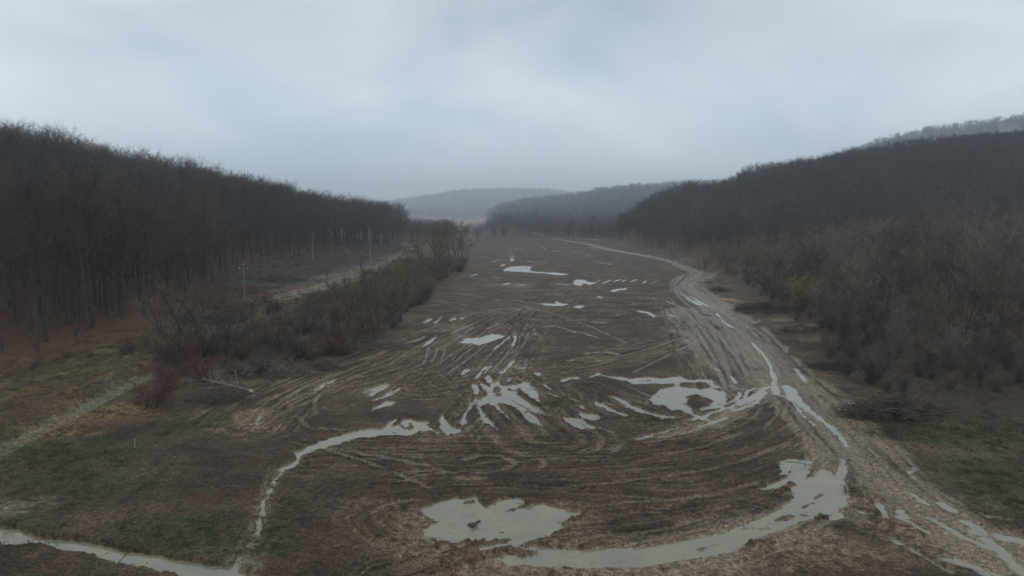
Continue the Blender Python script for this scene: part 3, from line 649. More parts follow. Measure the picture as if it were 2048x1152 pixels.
def water_mat():
    m, t, b = new_mat('muddy_water')
    b.inputs['Roughness'].default_value = .02
    b.inputs['IOR'].default_value = 1.5
    g = t.nodes.new('ShaderNodeNewGeometry')
    n = t.nodes.new('ShaderNodeTexNoise'); n.inputs['Scale'].default_value = .35; n.inputs['Detail'].default_value = 5
    t.links.new(g.outputs['Position'], n.inputs['Vector'])
    r = t.nodes.new('ShaderNodeValToRGB')
    r.color_ramp.elements[0].position = .35; r.color_ramp.elements[0].color = (.22, .18, .105, 1)
    r.color_ramp.elements[1].position = .65; r.color_ramp.elements[1].color = (.165, .16, .112, 1)
    t.links.new(n.outputs['Fac'], r.inputs[0])
    dp = t.nodes.new('ShaderNodeAttribute'); dp.attribute_name = 'depth'
    dn = t.nodes.new('ShaderNodeMath'); dn.operation = 'MULTIPLY_ADD'; dn.inputs[1].default_value = 1.8
    n3 = t.nodes.new('ShaderNodeTexNoise'); n3.inputs['Scale'].default_value = 1.3; n3.inputs['Detail'].default_value = 6
    t.links.new(g.outputs['Position'], n3.inputs['Vector'])
    t.links.new(n3.outputs['Fac'], dn.inputs[0]); t.links.new(dp.outputs['Fac'], dn.inputs[2])
    dr = t.nodes.new('ShaderNodeMapRange'); dr.inputs['From Min'].default_value = .75; dr.inputs['From Max'].default_value = 1.6
    t.links.new(dn.outputs[0], dr.inputs['Value'])
    mxc = t.nodes.new('ShaderNodeMix'); mxc.data_type = 'RGBA'; mxc.inputs[6].default_value = (.16, .118, .075, 1)
    t.links.new(dr.outputs[0], mxc.inputs[0]); t.links.new(r.outputs[0], mxc.inputs[7]); t.links.new(mxc.outputs[2], b.inputs['Base Color'])
    n2 = t.nodes.new('ShaderNodeTexNoise'); n2.inputs['Scale'].default_value = 3.0
    t.links.new(g.outputs['Position'], n2.inputs['Vector'])
    bp = t.nodes.new('ShaderNodeBump'); bp.inputs['Strength'].default_value = .03; bp.inputs['Distance'].default_value = .05
    t.links.new(n2.outputs['Fac'], bp.inputs['Height']); t.links.new(bp.outputs[0], b.inputs['Normal'])
    return m

M_GROUND = ground_mat(); M_WATER = water_mat()
M = dict(
    bark=mat_simple('dark_bark', (.055, .050, .042), objrand=.3, hue=[(.7, .75, .8), (1.2, 1.1, 1.0), (.9, .9, .9), (1.3, 1.25, 1.1)]),
    twig=mat_simple('bare_twigs', (.066, .062, .060), scale=.3, objrand=.3, hue=[(.7, .7, .78), (1.45, 1.35, 1.2), (.8, .85, .85), (1.2, 1.1, 1.02), (.65, .65, .7)]),
    wbark=mat_simple('young_bark', (.075, .062, .045), objrand=.3),
    wtwig=mat_simple('willow_twigs', (.145, .112, .082), scale=.25, objrand=.3, hue=[(1, 1, .95), (.7, .72, .78), (1.25, 1.12, .85), (.6, .62, .68), (1.05, .93, .88), (.85, .9, .85)]),
    olive=mat_simple('olive_twigs', (.135, .112, .062), scale=.3, objrand=.15),
    orange=mat_simple('russet_twigs', (.120, .060, .032), scale=.3, objrand=.2),
    red=mat_simple('red_twigs', (.100, .044, .040), scale=.3, objrand=.15),
    yellow=mat_simple('yellow_leaves', (.36, .27, .06), scale=1.0),
    birch=mat_simple('birch_bark', (.32, .32, .30), scale=2.0, var=.3),
    dead=mat_simple('dead_wood', (.135, .115, .095), scale=2.0, var=.4),
    deadd=mat_simple('dark_dead_wood', (.060, .050, .042), scale=1.0, var=.4, objrand=.2),
    pilew=mat_simple('brush_wood', (.085, .068, .052), scale=.8, var=.45),
    pale=mat_simple('pale_split_wood', (.34, .27, .19), scale=4.0),
    concrete=mat_simple('pole_concrete', (.17, .16, .15), scale=1.5),
    metal=mat_simple('galvanised_arm', (.14, .14, .14), rough=.6),
    glass=mat_simple('white_insulator', (.5, .5, .5), rough=.3),
    leaf=mat_simple('brown_clinging_leaves', (.16, .075, .03), scale=1.0),
    grassy=mat_simple('dead_grass', (.12, .090, .045), scale=.5, objrand=.4),
    weed=mat_simple('green_weed', (.055, .070, .026), scale=1.0, objrand=.4),
)

def mesh_np(name, V, F, mats, fm=None, smooth=False):
    """V (n,3); F list of index arrays (m,k)"""
    me = bpy.data.meshes.new(name)
    me.vertices.add(len(V)); me.vertices.foreach_set('co', np.asarray(V, np.float32).ravel())
    loops = np.concatenate([f.ravel() for f in F]) if F else np.zeros(0, int)
    tot = np.concatenate([np.full(len(f), f.shape[1]) for f in F])
    start = np.concatenate([[0], np.cumsum(tot)[:-1]])
    me.loops.add(len(loops)); me.loops.foreach_set('vertex_index', loops.astype(np.int32))
    me.polygons.add(len(tot)); me.polygons.foreach_set('loop_start', start.astype(np.int32)); me.polygons.foreach_set('loop_total', tot.astype(np.int32))
    for m in mats: me.materials.append(m)
    if fm is not None: me.polygons.foreach_set('material_index', np.asarray(fm, np.int32))
    me.polygons.foreach_set('use_smooth', np.full(len(tot), smooth))
    me.update(calc_edges=True)
    return me
def obj(name, me, parent=None, loc=None):
    o = bpy.data.objects.new(name, me); COL.objects.link(o)
    if parent: o.parent = parent
    if loc is not None: o.location = loc
    return o

# ------------------------------------------------------------------ ground sheet
ucore = np.arange(-.84, .8401, .00135)
uside = [1.2, 1.0, .93, .88, .86]
us = np.concatenate([[-7, -4.5, -3, -2, -1.5] , [-v for v in uside], ucore, uside[::-1], [1.5, 2, 3, 4.5, 7]])
v = np.arange(FPX / 2 * H / 39.5, FPX / 2 * H / 1900, -.45)
yr = FPX / 2 * H / v
far = np.geomspace(yr[-1] * 1.02, 4200, 40)
# keep depth steps bounded so far hills keep their shape
ys = [-140, -100, -60, -30, -10, 5, 15, 25, 32, 36]
last = 38.0
for q in yr:
    while q - last > 8: last += 8; ys.append(last)
    ys.append(q); last = q
ys = np.array(ys + list(far))
U, Y = np.meshgrid(us, ys)
X = U * np.maximum(Y, 38.0)
nx, ny = len(us), len(ys)
gx, gy = X.ravel(), Y.ravel()
gz, gc, gw = terrain(gx, gy)
idx = np.arange(nx * ny).reshape(ny, nx)
quads = np.stack([idx[:-1, :-1], idx[:-1, 1:], idx[1:, 1:], idx[1:, :-1]], -1).reshape(-1, 4)
me = mesh_np('ground', np.stack([gx, gy, gz], 1), [quads], [M_GROUND], smooth=True)
ca = me.color_attributes.new('Col', 'FLOAT_COLOR', 'POINT')
ca.data.foreach_set('color', np.concatenate([gc, np.ones((len(gc), 1))], 1).astype(np.float32).ravel())
wa = me.attributes.new('wet', 'FLOAT', 'POINT'); wa.data.foreach_set('value', gw.astype(np.float32))
tag(obj('ground', me), kind='structure')
print('ground', nx, ny)

wetc = (gz[quads] < .0).any(1) & (gy[quads[:, 0]] > 30) & (gy[quads[:, 0]] < 700) & (np.abs(gx[quads[:, 0]]) < 110)
wq = quads[wetc]
uv_, inv = np.unique(wq, return_inverse=True)
wme = mesh_np('water', np.stack([gx[uv_], gy[uv_], np.zeros(len(uv_))], 1), [inv.reshape(-1, 4)], [M_WATER], smooth=True)
da = wme.attributes.new('depth', 'FLOAT', 'POINT'); da.data.foreach_set('value', np.clip(-gz[uv_] / .12, 0, 1).astype(np.float32))
tag(obj('water', wme), kind='structure')

# ------------------------------------------------------------------ branching growth
class Geo:
    def __init__(s): s.V = []; s.F3 = []; s.F4 = []; s.n = 0
    def tubes(s, P, Rr, m=4):
        """P (B,K,3), Rr (B,K)"""
        B, K, _ = P.shape
        T = np.gradient(P, axis=1) if K > 2 else np.repeat((P[:, 1:] - P[:, :1]), 2, 1)
        T /= np.linalg.norm(T, axis=2, keepdims=True) + 1e-9
        ref = np.where(np.abs(T[..., 2:3]) > .9, np.array([1., 0, 0]), np.array([0, 0, 1.]))
        A = np.cross(T, ref); A /= np.linalg.norm(A, axis=2, keepdims=True) + 1e-9
        Bn = np.cross(T, A)
        an = np.arange(m) * 2 * math.pi / m
        ring = P[:, :, None] + Rr[:, :, None, None] * (np.cos(an)[None, None, :, None] * A[:, :, None] + np.sin(an)[None, None, :, None] * Bn[:, :, None])
        s.V.append(ring.reshape(-1, 3))
        i = s.n + np.arange(B * K * m).reshape(B, K, m)
        j = np.roll(i, -1, axis=2)
        s.F4.append(np.stack([i[:, :-1], j[:, :-1], j[:, 1:], i[:, 1:]], -1).reshape(-1, 4))
        s.n += B * K * m
    def blades(s, P0, P1, w, rng):
        """thin tapering triangles"""
        d = P1 - P0; r = rng.normal(size=d.shape)
        a = np.cross(d, r); a /= np.linalg.norm(a, axis=1, keepdims=True) + 1e-9
        w = np.asarray(w).reshape(-1, 1)
        V = np.stack([P0 - a * w / 2, P0 + a * w / 2, P1], 1).reshape(-1, 3)
        s.V.append(V); s.F3.append(s.n + np.arange(len(V)).reshape(-1, 3)); s.n += len(V)
    def mesh(s, name, mat, smooth=False):
        F = []
        if s.F4: F.append(np.concatenate(s.F4))
        if s.F3: F.append(np.concatenate(s.F3))
        return mesh_np(name, np.concatenate(s.V), F, [mat], smooth=smooth)

def norm(a): return a / (np.linalg.norm(a, axis=-1, keepdims=True) + 1e-9)
def grow(rng, P, Rr, n, t0, t1, ang, lenf, K, up, wob, rf=.55, tip=.25, shape=None):
    """n children on every branch"""
    B, Kp, _ = P.shape
    t = np.sort(rng.uniform(t0, t1, (B, n)), 1) if B > 1 else (np.linspace(t0, t1, n)[None] + rng.uniform(-.5, .5, (1, n)) * (t1 - t0) / n)
    t = np.clip(t, 0, .999)
    f = t * (Kp - 1); i = np.minimum(f.astype(int), Kp - 2); fr = (f - i)[..., None]
    b = np.arange(B)[:, None]
    pos = P[b, i] * (1 - fr) + P[b, i + 1] * fr
    tan = norm(P[b, i + 1] - P[b, i])
    rad = (Rr[b, i] * (1 - fr[..., 0]) + Rr[b, i + 1] * fr[..., 0]) * rf
    pl = np.linalg.norm(np.diff(P, axis=1), axis=2).sum(1)[:, None]
    ln = pl * lenf * rng.uniform(.6, 1.25, (B, n))
    if shape is not None: ln = ln * shape((t - t0) / (t1 - t0 + 1e-9))
    if B == 1:
        phi = np.arange(n) * 2.4 + rng.uniform(-.4, .4, n); rv = np.stack([np.cos(phi), np.sin(phi), np.zeros(n)], -1)[None]
    else:
        rv = rng.normal(size=(B, n, 3))
    side = norm(rv - (rv * tan).sum(-1, keepdims=True) * tan)
    a = ang * rng.uniform(.7, 1.3, (B, n))[..., None]
    d = norm(np.cos(a) * tan + np.sin(a) * side)
    pos = pos.reshape(-1, 3); d = d.reshape(-1, 3); ln = ln.reshape(-1); rad = rad.reshape(-1)
    out = [pos]
    for k in range(K - 1):
        d = norm(d + np.array([0, 0, up]) + rng.normal(size=d.shape) * wob)
        out.append(out[-1] + d * (ln / (K - 1))[:, None])
    Q = np.stack(out, 1)
    RR = rad[:, None] * np.linspace(1, tip, K)[None]
    return Q, RR

def tree_geo(seed, h, r, crown=.45, n1=14, n2=7, n3=6, n4=5, spread=.42, ang=.9, up=.14, lean=0, tw=.022, forks=1, wob=.05, l3=.38, l4=.45):
    rng = np.random.default_rng(seed)
    K = 17
    tr, cr = Geo(), Geo()
    trunks = []
    for f in range(forks):
        a = rng.uniform(0, 6.28) if f or forks > 1 else 0
        le = lean + (rng.uniform(.12, .5) if forks > 1 else 0)
        z = np.linspace(0, 1, K)
        off = np.cumsum(rng.normal(size=(K, 2)) * wob * h / K * .8, 0)
        px = math.cos(a) * le * h * z ** 1.1 + off[:, 0]; py = math.sin(a) * le * h * z ** 1.1 + off[:, 1]
        hh = h * (1 if f == 0 else rng.uniform(.7, 1))
        px -= px[0]; py -= py[0]
        P = np.stack([px, py, z * hh - .3], 1)[None]
        Rr = (r * (1 if forks == 1 else .6) * (1 - .85 * z ** .9))[None] + .015
        Rr[0, 0] *= 1.35
        trunks.append((P, Rr))
        tr.tubes(P, Rr, 7)
    if forks > 1:
        tr.tubes(np.array([[[0, 0, -.35], [0, 0, .05], [0, 0, .45]]]), np.array([[r * 1.5, r * 1.2, r * .8]]), 8)
    for P, Rr in trunks:
        kk = max(3, n1 // forks)
        Q, R1 = grow(rng, P, Rr, kk, crown, .97, ang, spread, 6, up, .12, .55, .3, shape=lambda t: 1.15 - .75 * t ** 1.3)
        tr.tubes(Q, R1, 4)
        Q2, R2 = grow(rng, Q, R1, n2, .2, 1, .75, .45, 4, up * .7, .12, .6, .3)
        cr.tubes(Q2, np.maximum(R2, .020), 3)
        Q3, R3 = grow(rng, Q2, R2, n3, .15, 1, .7, l3 * 1.25, 3, up * .6, .15, .6, .4)
        cr.blades(Q3[:, 0], Q3[:, 1] + (Q3[:, 2] - Q3[:, 1]) * .4, np.full(len(Q3), tw * 2.0), rng)
        cr.blades(Q3[:, 1], Q3[:, 2], np.full(len(Q3), tw * 1.1), rng)
        Q4, R4 = grow(rng, Q3, R3, n4, .15, 1, .7, l4 * 1.3, 2, up * .8, .2)
        cr.blades(Q4[:, 0], Q4[:, 1], np.full(len(Q4), tw), rng)
    return tr, cr

def shrub_geo(seed, h, stems=22, tw=.016, n2=6, n3=5, n4=4, spreadang=.75):
    rng = np.random.default_rng(seed)
    K = 6
    a = rng.uniform(0, 6.28, stems); le = rng.uniform(.1, 1, stems) ** .8 * spreadang
    z = np.linspace(0, 1, K)
    ln = h * rng.uniform(.6, 1.08, stems)
    P = np.zeros((stems, K, 3))
    b0 = rng.normal(size=(stems, 2)) * h * .06
    P[:, :, 0] = b0[:, :1] + (np.cos(a) * np.sin(le) * ln)[:, None] * z ** .85
    P[:, :, 1] = b0[:, 1:] + (np.sin(a) * np.sin(le) * ln)[:, None] * z ** .85
    P[:, :, 2] = (np.cos(le) * ln)[:, None] * z ** 1.1 - .15
    P[:, 1:] += rng.normal(size=(stems, K - 1, 3)) * h * .018
    Rr = np.repeat((.006 * h + .012) * (1 - .8 * z)[None], stems, 0)
    st, tg = Geo(), Geo()
    st.tubes(P, Rr, 4)
    Q, R1 = grow(rng, P, Rr, n2, .15, 1, .6, .42, 4, .1, .12, .7, .4)
    tg.tubes(Q, np.maximum(R1, .008), 3)
    Q3, R3 = grow(rng, Q, R1, n3, .1, 1, .6, .5, 3, .08, .15)
    tg.blades(Q3[:, 0], Q3[:, 1] + (Q3[:, 2] - Q3[:, 1]) * .5, np.full(len(Q3), tw * 1.4), rng)
    tg.blades(Q3[:, 1], Q3[:, 2], np.full(len(Q3), tw), rng)
    Q4, R4 = grow(rng, Q3, R3, n4, .1, 1, .6, .55, 2, .08, .2)
    tg.blades(Q4[:, 0], Q4[:, 1], np.full(len(Q4), tw), rng)
    return st, tg

def copy_tree(o, parent=None):
    c = o.copy(); COL.objects.link(c)
    if parent: c.parent = parent
    for ch in list(o.children): copy_tree(ch, c)
    return c

HOME = {}
def put(name, kind, meshes, x, y, s, rz, label, cat, group=None, tilt=(0, 0), z=None, sink=.1, sz=None):
    """a plant at (x,y): an Empty with two child meshes; the first of each kind is made, the rest are copies"""
    key = (name, kind)
    if key not in HOME:
        e = bpy.data.objects.new(name, None); COL.objects.link(e); e.empty_display_size = .3
        for pn, me in meshes: obj(pn, me, e)
        HOME[key] = e
    else:
        e = copy_tree(HOME[key])
        for k in ('label', 'category', 'group'):
            if k in e: del e[k]
    zz = float(ground_z(x, y)[0]) if z is None else z
    e.location = (x, y, zz - sink)
    e.scale = (s, s, s if sz is None else sz)
    e.rotation_euler = (tilt[0], tilt[1], rz)
    tag(e, label, cat, group)
    return e

def protos(fn, specs, bark, twig, base):
    outp = []
    for i, sp in enumerate(specs):
        a, b = fn(**sp)
        outp.append((a.mesh(base + '_trunk', bark, True), b.mesh(base + '_crown', twig)))
    return outp
# tall wood trees (22 m), slender trunks and high crowns
TALL = protos(tree_geo, [dict(seed=s, h=22, r=.26, crown=c, n1=n, n2=7, n3=6, n4=4, spread=sp, ang=.75, up=.16, tw=.028, forks=fk)
        for s, c, n, sp, fk in [(1, .36, 17, .34, 1), (2, .45, 15, .38, 1), (3, .30, 19, .32, 1), (4, .42, 16, .42, 1), (5, .28, 19, .35, 1)]], M['bark'], M['twig'], 'tall')
# far trees: fewer, broader sprays
M['fartwig'] = mat_simple('distant_twigs', (.050, .049, .053), scale=.3, objrand=.3, hue=[(.65, .65, .7), (1.5, 1.42, 1.3), (.85, .88, .9), (1.2, 1.15, 1.1)])
FAR = protos(tree_geo, [dict(seed=s, h=18, r=.2, crown=.18, n1=13, n2=6, n3=5, n4=4, spread=.5, ang=.85, up=.13, tw=.07) for s in (11, 12, 13)], M['bark'], M['fartwig'], 'far')
# young willows and poplars (10 m)
YOUNG = protos(tree_geo, [dict(seed=21, h=10, r=.11, crown=.15, n1=22, n2=7, n3=5, n4=4, spread=.5, ang=.75, up=.16, tw=.022),
                          dict(seed=22, h=10, r=.12, crown=.18, n1=24, n2=6, n3=5, n4=4, spread=.52, ang=.8, up=.14, tw=.022, forks=3),
                          dict(seed=23, h=10, r=.10, crown=.12, n1=20, n2=7, n3=5, n4=4, spread=.38, ang=.6, up=.18, tw=.022, forks=2),
                          dict(seed=24, h=10, r=.14, crown=.2, n1=22, n2=7, n3=5, n4=4, spread=.58, ang=.85, up=.13, tw=.022, forks=4)], M['wbark'], M['wtwig'], 'young')
YM = [M['wtwig'], mat_simple('grey_twigs', (.135, .122, .110), scale=.3, objrand=.3), mat_simple('dim_twigs', (.072, .060, .052), scale=.3, objrand=.25), mat_simple('tan_twigs', (.165, .128, .082), scale=.3, objrand=.3)]
for q in range(4, 12):
    c_ = YOUNG[q % 4][1].copy(); c_.materials[0] = YM[(q * 5) % 4 if q % 4 else q // 4]; YOUNG.append((YOUNG[q % 4][0], c_))
SHR = {}
for key, bm_, tm_ in (('brown', 'wbark', 'wtwig'), ('red', 'wbark', 'red'), ('orange', 'wbark', 'orange'), ('dark', 'bark', 'twig'), ('yellow', 'wbark', 'olive')):
    SHR[key] = []
    for s in (31, 32):
        a, b = shrub_geo(s + hash(len(key)) % 7, 3.0)
        SHR[key].append((a.mesh(key + '_stems', M[bm_], True), b.mesh(key + '_twigs', M[tm_])))

def in_view(x, y, m=.86): return y > 40 and abs(x / y) < m

# ------------------------------------------------------------------ scatter points
def scatter(x0, x1, y0, y1, sp, seed, cond):
    rng = np.random.default_rng(seed)
    gx_, gy_ = np.meshgrid(np.arange(x0, x1, sp), np.arange(y0, y1, sp))
    gx_ = gx_.ravel() + rng.uniform(-.48, .48, gx_.size) * sp; gy_ = gy_.ravel() + rng.uniform(-.48, .48, gy_.size) * sp
    k = cond(gx_, gy_)
    return gx_[k], gy_[k]

def left_edge(y):      # where the tall wood begins on the left
    return np.interp(y, [60, 110, 150, 185, 215, 250, 330, 420, 470, 560], [-74, -75, -76, -80, -90, -97, -99, -96, -84, -84])
lx, ly = scatter(-420, -70, 85, 600, 5.6, 5, lambda x, y: (x < left_edge(y) + 1.5 * np.sin(y)) & (abs(x / y) < .88) & (x > left_edge(y) - (190 + 0 * y)) & (y < 560 - .0 * x) & (np.hypot((x + 84) * 0, np.maximum(y - 505, 0)) < 60))
dist = np.hypot(lx, ly)
order = np.argsort(dist)
front = []; rest = []
for i in order:
    # trees that show: close to the edge of the wood or near the camera
    dedge = left_edge(ly[i]) - lx[i]
    (front if (dedge < 42 and ly[i] < 300 and len(front) < 285) else rest).append(i)
print('left trees', len(front), len(rest))
WOODL = 'tall bare dark tree standing among many others in the wood on the left hillside'
lz = ground_z(lx, ly)
rr = random.Random(3)
for i in front:
    k = rr.randrange(len(TALL)); s = rr.uniform(.72, 1.25)
    de_ = left_edge(ly[i]) - lx[i]
    wh_ = 'left of the thick leaning tree' if lx[i] / ly[i] < bear(243) else ('between leaning tree and nearest pole' if lx[i] / ly[i] < bear(490) else 'right of the nearest pole')
    WOODL = ('tall bare tree in the left wood\'s front row, ' if de_ < 9 else 'tall bare tree deep inside the left wood, ') + wh_
    put('tall_tree', k, [('trunk', TALL[k][0]), ('crown', TALL[k][1])], lx[i], ly[i], s, rr.uniform(0, 6.28), WOODL, 'tree', 'tall trees of the wood on the left', (rr.uniform(-.03, .03), rr.uniform(-.03, .03)), z=lz[i])

# ------------------------------------------------------------------ stuff: points with instances
def joined(me_pair, name, mats):
    V = []; F4 = []; F3 = []; fm4 = []; fm3 = []; n = 0
    for mi, me in enumerate(me_pair):
        nv = len(me.vertices); co = np.empty(nv * 3, np.float32); me.vertices.foreach_get('co', co)
        np_ = len(me.polygons); tot = np.empty(np_, np.int32); me.polygons.foreach_get('loop_total', tot)
        li = np.empty(len(me.loops), np.int32); me.loops.foreach_get('vertex_index', li)
        st = np.concatenate([[0], np.cumsum(tot)[:-1]])
        V.append(co.reshape(-1, 3))
        for kk, FF, fm in ((4, F4, fm4), (3, F3, fm3)):
            w = np.nonzero(tot == kk)[0]
            if len(w):
                FF.append(li[st[w][:, None] + np.arange(kk)] + n); fm.append(np.full(len(w), mi))
        n += nv
    F = []; fm = []
    if F4: F.append(np.concatenate(F4)); fm.append(np.concatenate(fm4))
    if F3: F.append(np.concatenate(F3)); fm.append(np.concatenate(fm3))
    return mesh_np(name, np.concatenate(V), F, mats, np.concatenate(fm))

def stuff(name, xs, ys_, zs, scales, pieces, label, cat, seed=0, group=None, tilt=.03):
    """one object: points on the ground carrying plants"""
    n = len(xs); rng = np.random.default_rng(seed)
    me = bpy.data.meshes.new(name); me.vertices.add(n)
    me.vertices.foreach_set('co', np.stack([xs, ys_, zs], 1).astype(np.float32).ravel())
    a = me.attributes.new('size', 'FLOAT', 'POINT'); a.data.foreach_set('value', np.asarray(scales, np.float32))
    a = me.attributes.new('turn', 'FLOAT_VECTOR', 'POINT')
    a.data.foreach_set('vector', np.stack([rng.uniform(-tilt, tilt, n), rng.uniform(-tilt, tilt, n), rng.uniform(0, 6.28, n)], 1).astype(np.float32).ravel())
    a = me.attributes.new('pick', 'INT', 'POINT'); a.data.foreach_set('value', rng.integers(0, len(pieces), n).astype(np.int32))
    o = obj(name, me)
    coll = bpy.data.collections.new(name + '_sources')
    for i, pm_ in enumerate(pieces):
        po = bpy.data.objects.new(name + '_piece', pm_); coll.objects.link(po)
    g = bpy.data.node_groups.new(name + '_nodes', 'GeometryNodeTree')
    g.interface.new_socket('Geometry', in_out='INPUT', socket_type='NodeSocketGeometry')
    g.interface.new_socket('Geometry', in_out='OUTPUT', socket_type='NodeSocketGeometry')
    nd = g.nodes.new; lk = g.links.new
    gi = nd('NodeGroupInput'); go = nd('NodeGroupOutput')
    ci = nd('GeometryNodeCollectionInfo'); ci.inputs['Collection'].default_value = coll
    ci.inputs['Separate Children'].default_value = True; ci.inputs['Reset Children'].default_value = True
    ip = nd('GeometryNodeInstanceOnPoints'); ip.inputs['Pick Instance'].default_value = True
    m2p = nd('GeometryNodeMeshToPoints')
    def attr(nm, ty):
        q = nd('GeometryNodeInputNamedAttribute'); q.data_type = ty; q.inputs['Name'].default_value = nm
        return [s_ for s_ in q.outputs if s_.enabled and s_.name == 'Attribute'][0]
    lk(gi.outputs[0], m2p.inputs['Mesh']); lk(m2p.outputs[0], ip.inputs['Points'])
    lk(ci.outputs[0], ip.inputs['Instance'])
    lk(attr('pick', 'INT'), ip.inputs['Instance Index'])
    lk(attr('turn', 'FLOAT_VECTOR'), ip.inputs['Rotation'])
    lk(attr('size', 'FLOAT'), ip.inputs['Scale'])
    lk(ip.outputs[0], go.inputs[0])
    md = o.modifiers.new('plants', 'NODES'); md.node_group = g
    tag(o, label, cat, group, 'stuff')
    return o

J_TALL = [joined(p, 'tall_joined', [M['bark'], M['twig']]) for p in TALL[:4]]
J_FAR = [joined(p, 'far_joined', [M['bark'], M['fartwig']]) for p in FAR]
J_YOUNG = [joined(p, 'young_joined', [M['wbark'], p[1].materials[0]]) for p in YOUNG]
J_SHR = [joined(p, 'shrub_joined', [M['wbark'], M['wtwig']]) for p in SHR['brown']]
J_DSHR = [joined(p, 'dark_shrub_joined', [M['bark'], M['twig']]) for p in SHR['dark']]
J_OR = [joined(p, 'orange_joined', [M['wbark'], M['orange']]) for p in SHR['orange']]

rest = np.array(rest)
stuff('hillside_wood', lx[rest], ly[rest], lz[rest] - .2, RNG.uniform(.7, 1.28, len(rest)), J_TALL,
      'dense dark bare wood covering the left hillside behind its front trees', 'wood', 1)

def right_edge(y):
    return np.interp(y, [70, 84, 92, 110, 130, 180, 240, 300, 430, 620, 700], [54, 45, 45, 49, 56, 64, 77, 86, 106, 104, 90])
# thicket on the right, young trees
rx, ry = scatter(40, 330, 80, 330, 6.6, 8, lambda x, y: (x > right_edge(y) + 1.5) & (abs(x / y) < .88) & (y > 81))
d = np.hypot(rx, ry); o_ = np.argsort(d); rz_ = ground_z(rx, ry)
fr_, rs_ = o_[:280], o_[280:]
print('right thicket', len(rx))
rr = random.Random(5)
for i in fr_:
    k = rr.randrange(len(YOUNG)); s = rr.uniform(.55, 1.25) * (0.75 + .35 * min(1, (rx[i] - right_edge(ry[i])) / 30)) * (.9 + .35 * min(1, max(0, (ry[i] - 90) / 120)))
    put('young_tree', k, [('trunk', YOUNG[k][0]), ('crown', YOUNG[k][1])], rx[i], ry[i], s, rr.uniform(0, 6.28),
        ('leafless young tree on the right thicket\'s edge, ' if rx[i] - right_edge(ry[i]) < 8 else 'tall leafless tree deep in the right thicket, ' if s > .95 else 'small leafless tree deep in the right thicket, ') +
        ('right of the big brush heap' if rx[i] / ry[i] > bear(1880) else 'behind the big brush heap' if rx[i] / ry[i] > bear(1690) else 'near the yellow bush' if rx[i] / ry[i] > bear(1520) else 'near the ochre bushes'), 'tree', 'young trees of the right thicket', (rr.uniform(-.08, .08), rr.uniform(-.08, .08)), z=rz_[i])
stuff('thicket', rx[rs_], ry[rs_], rz_[rs_] - .1, RNG.uniform(.45, 1.1, len(rs_)), J_YOUNG, 'brown leafless young wood between the right thicket and the dark hill', 'thicket', 2)
# undergrowth of the thicket
ux, uy = scatter(45, 220, 84, 260, 4.2, 9, lambda x, y: (x > right_edge(y) + .5) & (abs(x / y) < .86))
stuff('undergrowth', ux, uy, ground_z(ux, uy), RNG.uniform(.35, 1.0, len(ux)), J_DSHR + J_SHR, 'dark low brush growing beneath the young trees on the right', 'undergrowth', 3)

# wooded hills on the right and up the valley
def hillwood(name, li, y0, y1, sp, ulo, uhi, seed, label, pieces, s0, s1, minz=1.0, cond=None):
    rng = np.random.default_rng(seed)
    yy_ = []; xx_ = []
    y = y0
    while y < y1:
        n = int((uhi - ulo) * y / sp)
        xx_.append(np.linspace(ulo, uhi, n) * y + rng.uniform(-.5, .5, n) * sp); yy_.append(y + rng.uniform(-.5, .5, n) * sp)
        y += sp
    x = np.concatenate(xx_); y = np.concatenate(yy_)
    l = LAYERS[li]
    zl = np.interp(x / y, l['u'], l['z'], left=0, right=l['z'][-1])
    k = zl > minz
    if cond is not None: k &= cond(x, y)
    x, y = x[k], y[k]
    z = hills(x, y)
    print(name, len(x))
    sc_ = rng.uniform(s0, s1, len(x)) * (np.clip(.35 + zl[k] / 30, 0, 1) if li == 2 else 1)
    return stuff(name, x, y, z - .2, sc_, pieces, label, 'wood', seed)
hillwood('hillside_wood', 0, 260, 760, 8.2, .10, .90, 21, 'dark bare wood covering the near hill on the right', J_FAR, .7, 1.1, 1.0, lambda x, y: (x > right_edge(y) + 2 - 16 * sstep(380, 470, y)) & (y > 318))
hillwood('hillside_wood', 1, 760, 1130, 12, .33, .90, 22, 'hazy bare wood on the ridge behind the near right hill', J_FAR, .9, 1.2)
hillwood('hillside_wood', 2, 690, 1260, 11, -.03, .45, 23, 'hazy bare wood on the hill up the valley right of centre', J_FAR, .8, 1.15, 3)
hillwood('hillside_wood', 3, 1350, 1990, 15, -.26, .24, 24, 'faint blue wooded hill closing the far end of the valley', J_FAR, 1.0, 1.3, 3)
# low wood in the far valley bottom left of the field
fx, fy = scatter(-170, -45, 560, 900, 9, 31, lambda x, y: (x > -.20 * y) & (x < -.085 * y) )
stuff('valley_wood', fx, fy, ground_z(fx, fy), RNG.uniform(.5, .85, len(fx)), J_FAR, 'hazy grey trees filling the valley bottom beyond the end of the left wood', 'wood', 4)
fx, fy = scatter(-60, 130, 640, 760, 9, 32, lambda x, y: (x > .01 * y + 8 * np.sin(y)) & (x < .20 * y) & (y > 700 - .9 * x))
stuff('valley_wood', fx, fy, ground_z(fx, fy), RNG.uniform(.4, .8, len(fx)), J_FAR, 'misty row of bare trees at the far right end of the muddy field', 'wood', 5)

fx, fy = scatter(-150, 10, 640, 960, 10, 33, lambda x, y: (x > -.165 * y) & (x < -.005 * y) & (fbm(x / 40, y / 40, 91) > -.05))
stuff('valley_wood', fx, fy, ground_z(fx, fy), RNG.uniform(.25, .55, len(fx)), J_FAR, 'low misty bushes and trees closing the far left end of the muddy field', 'wood', 14)

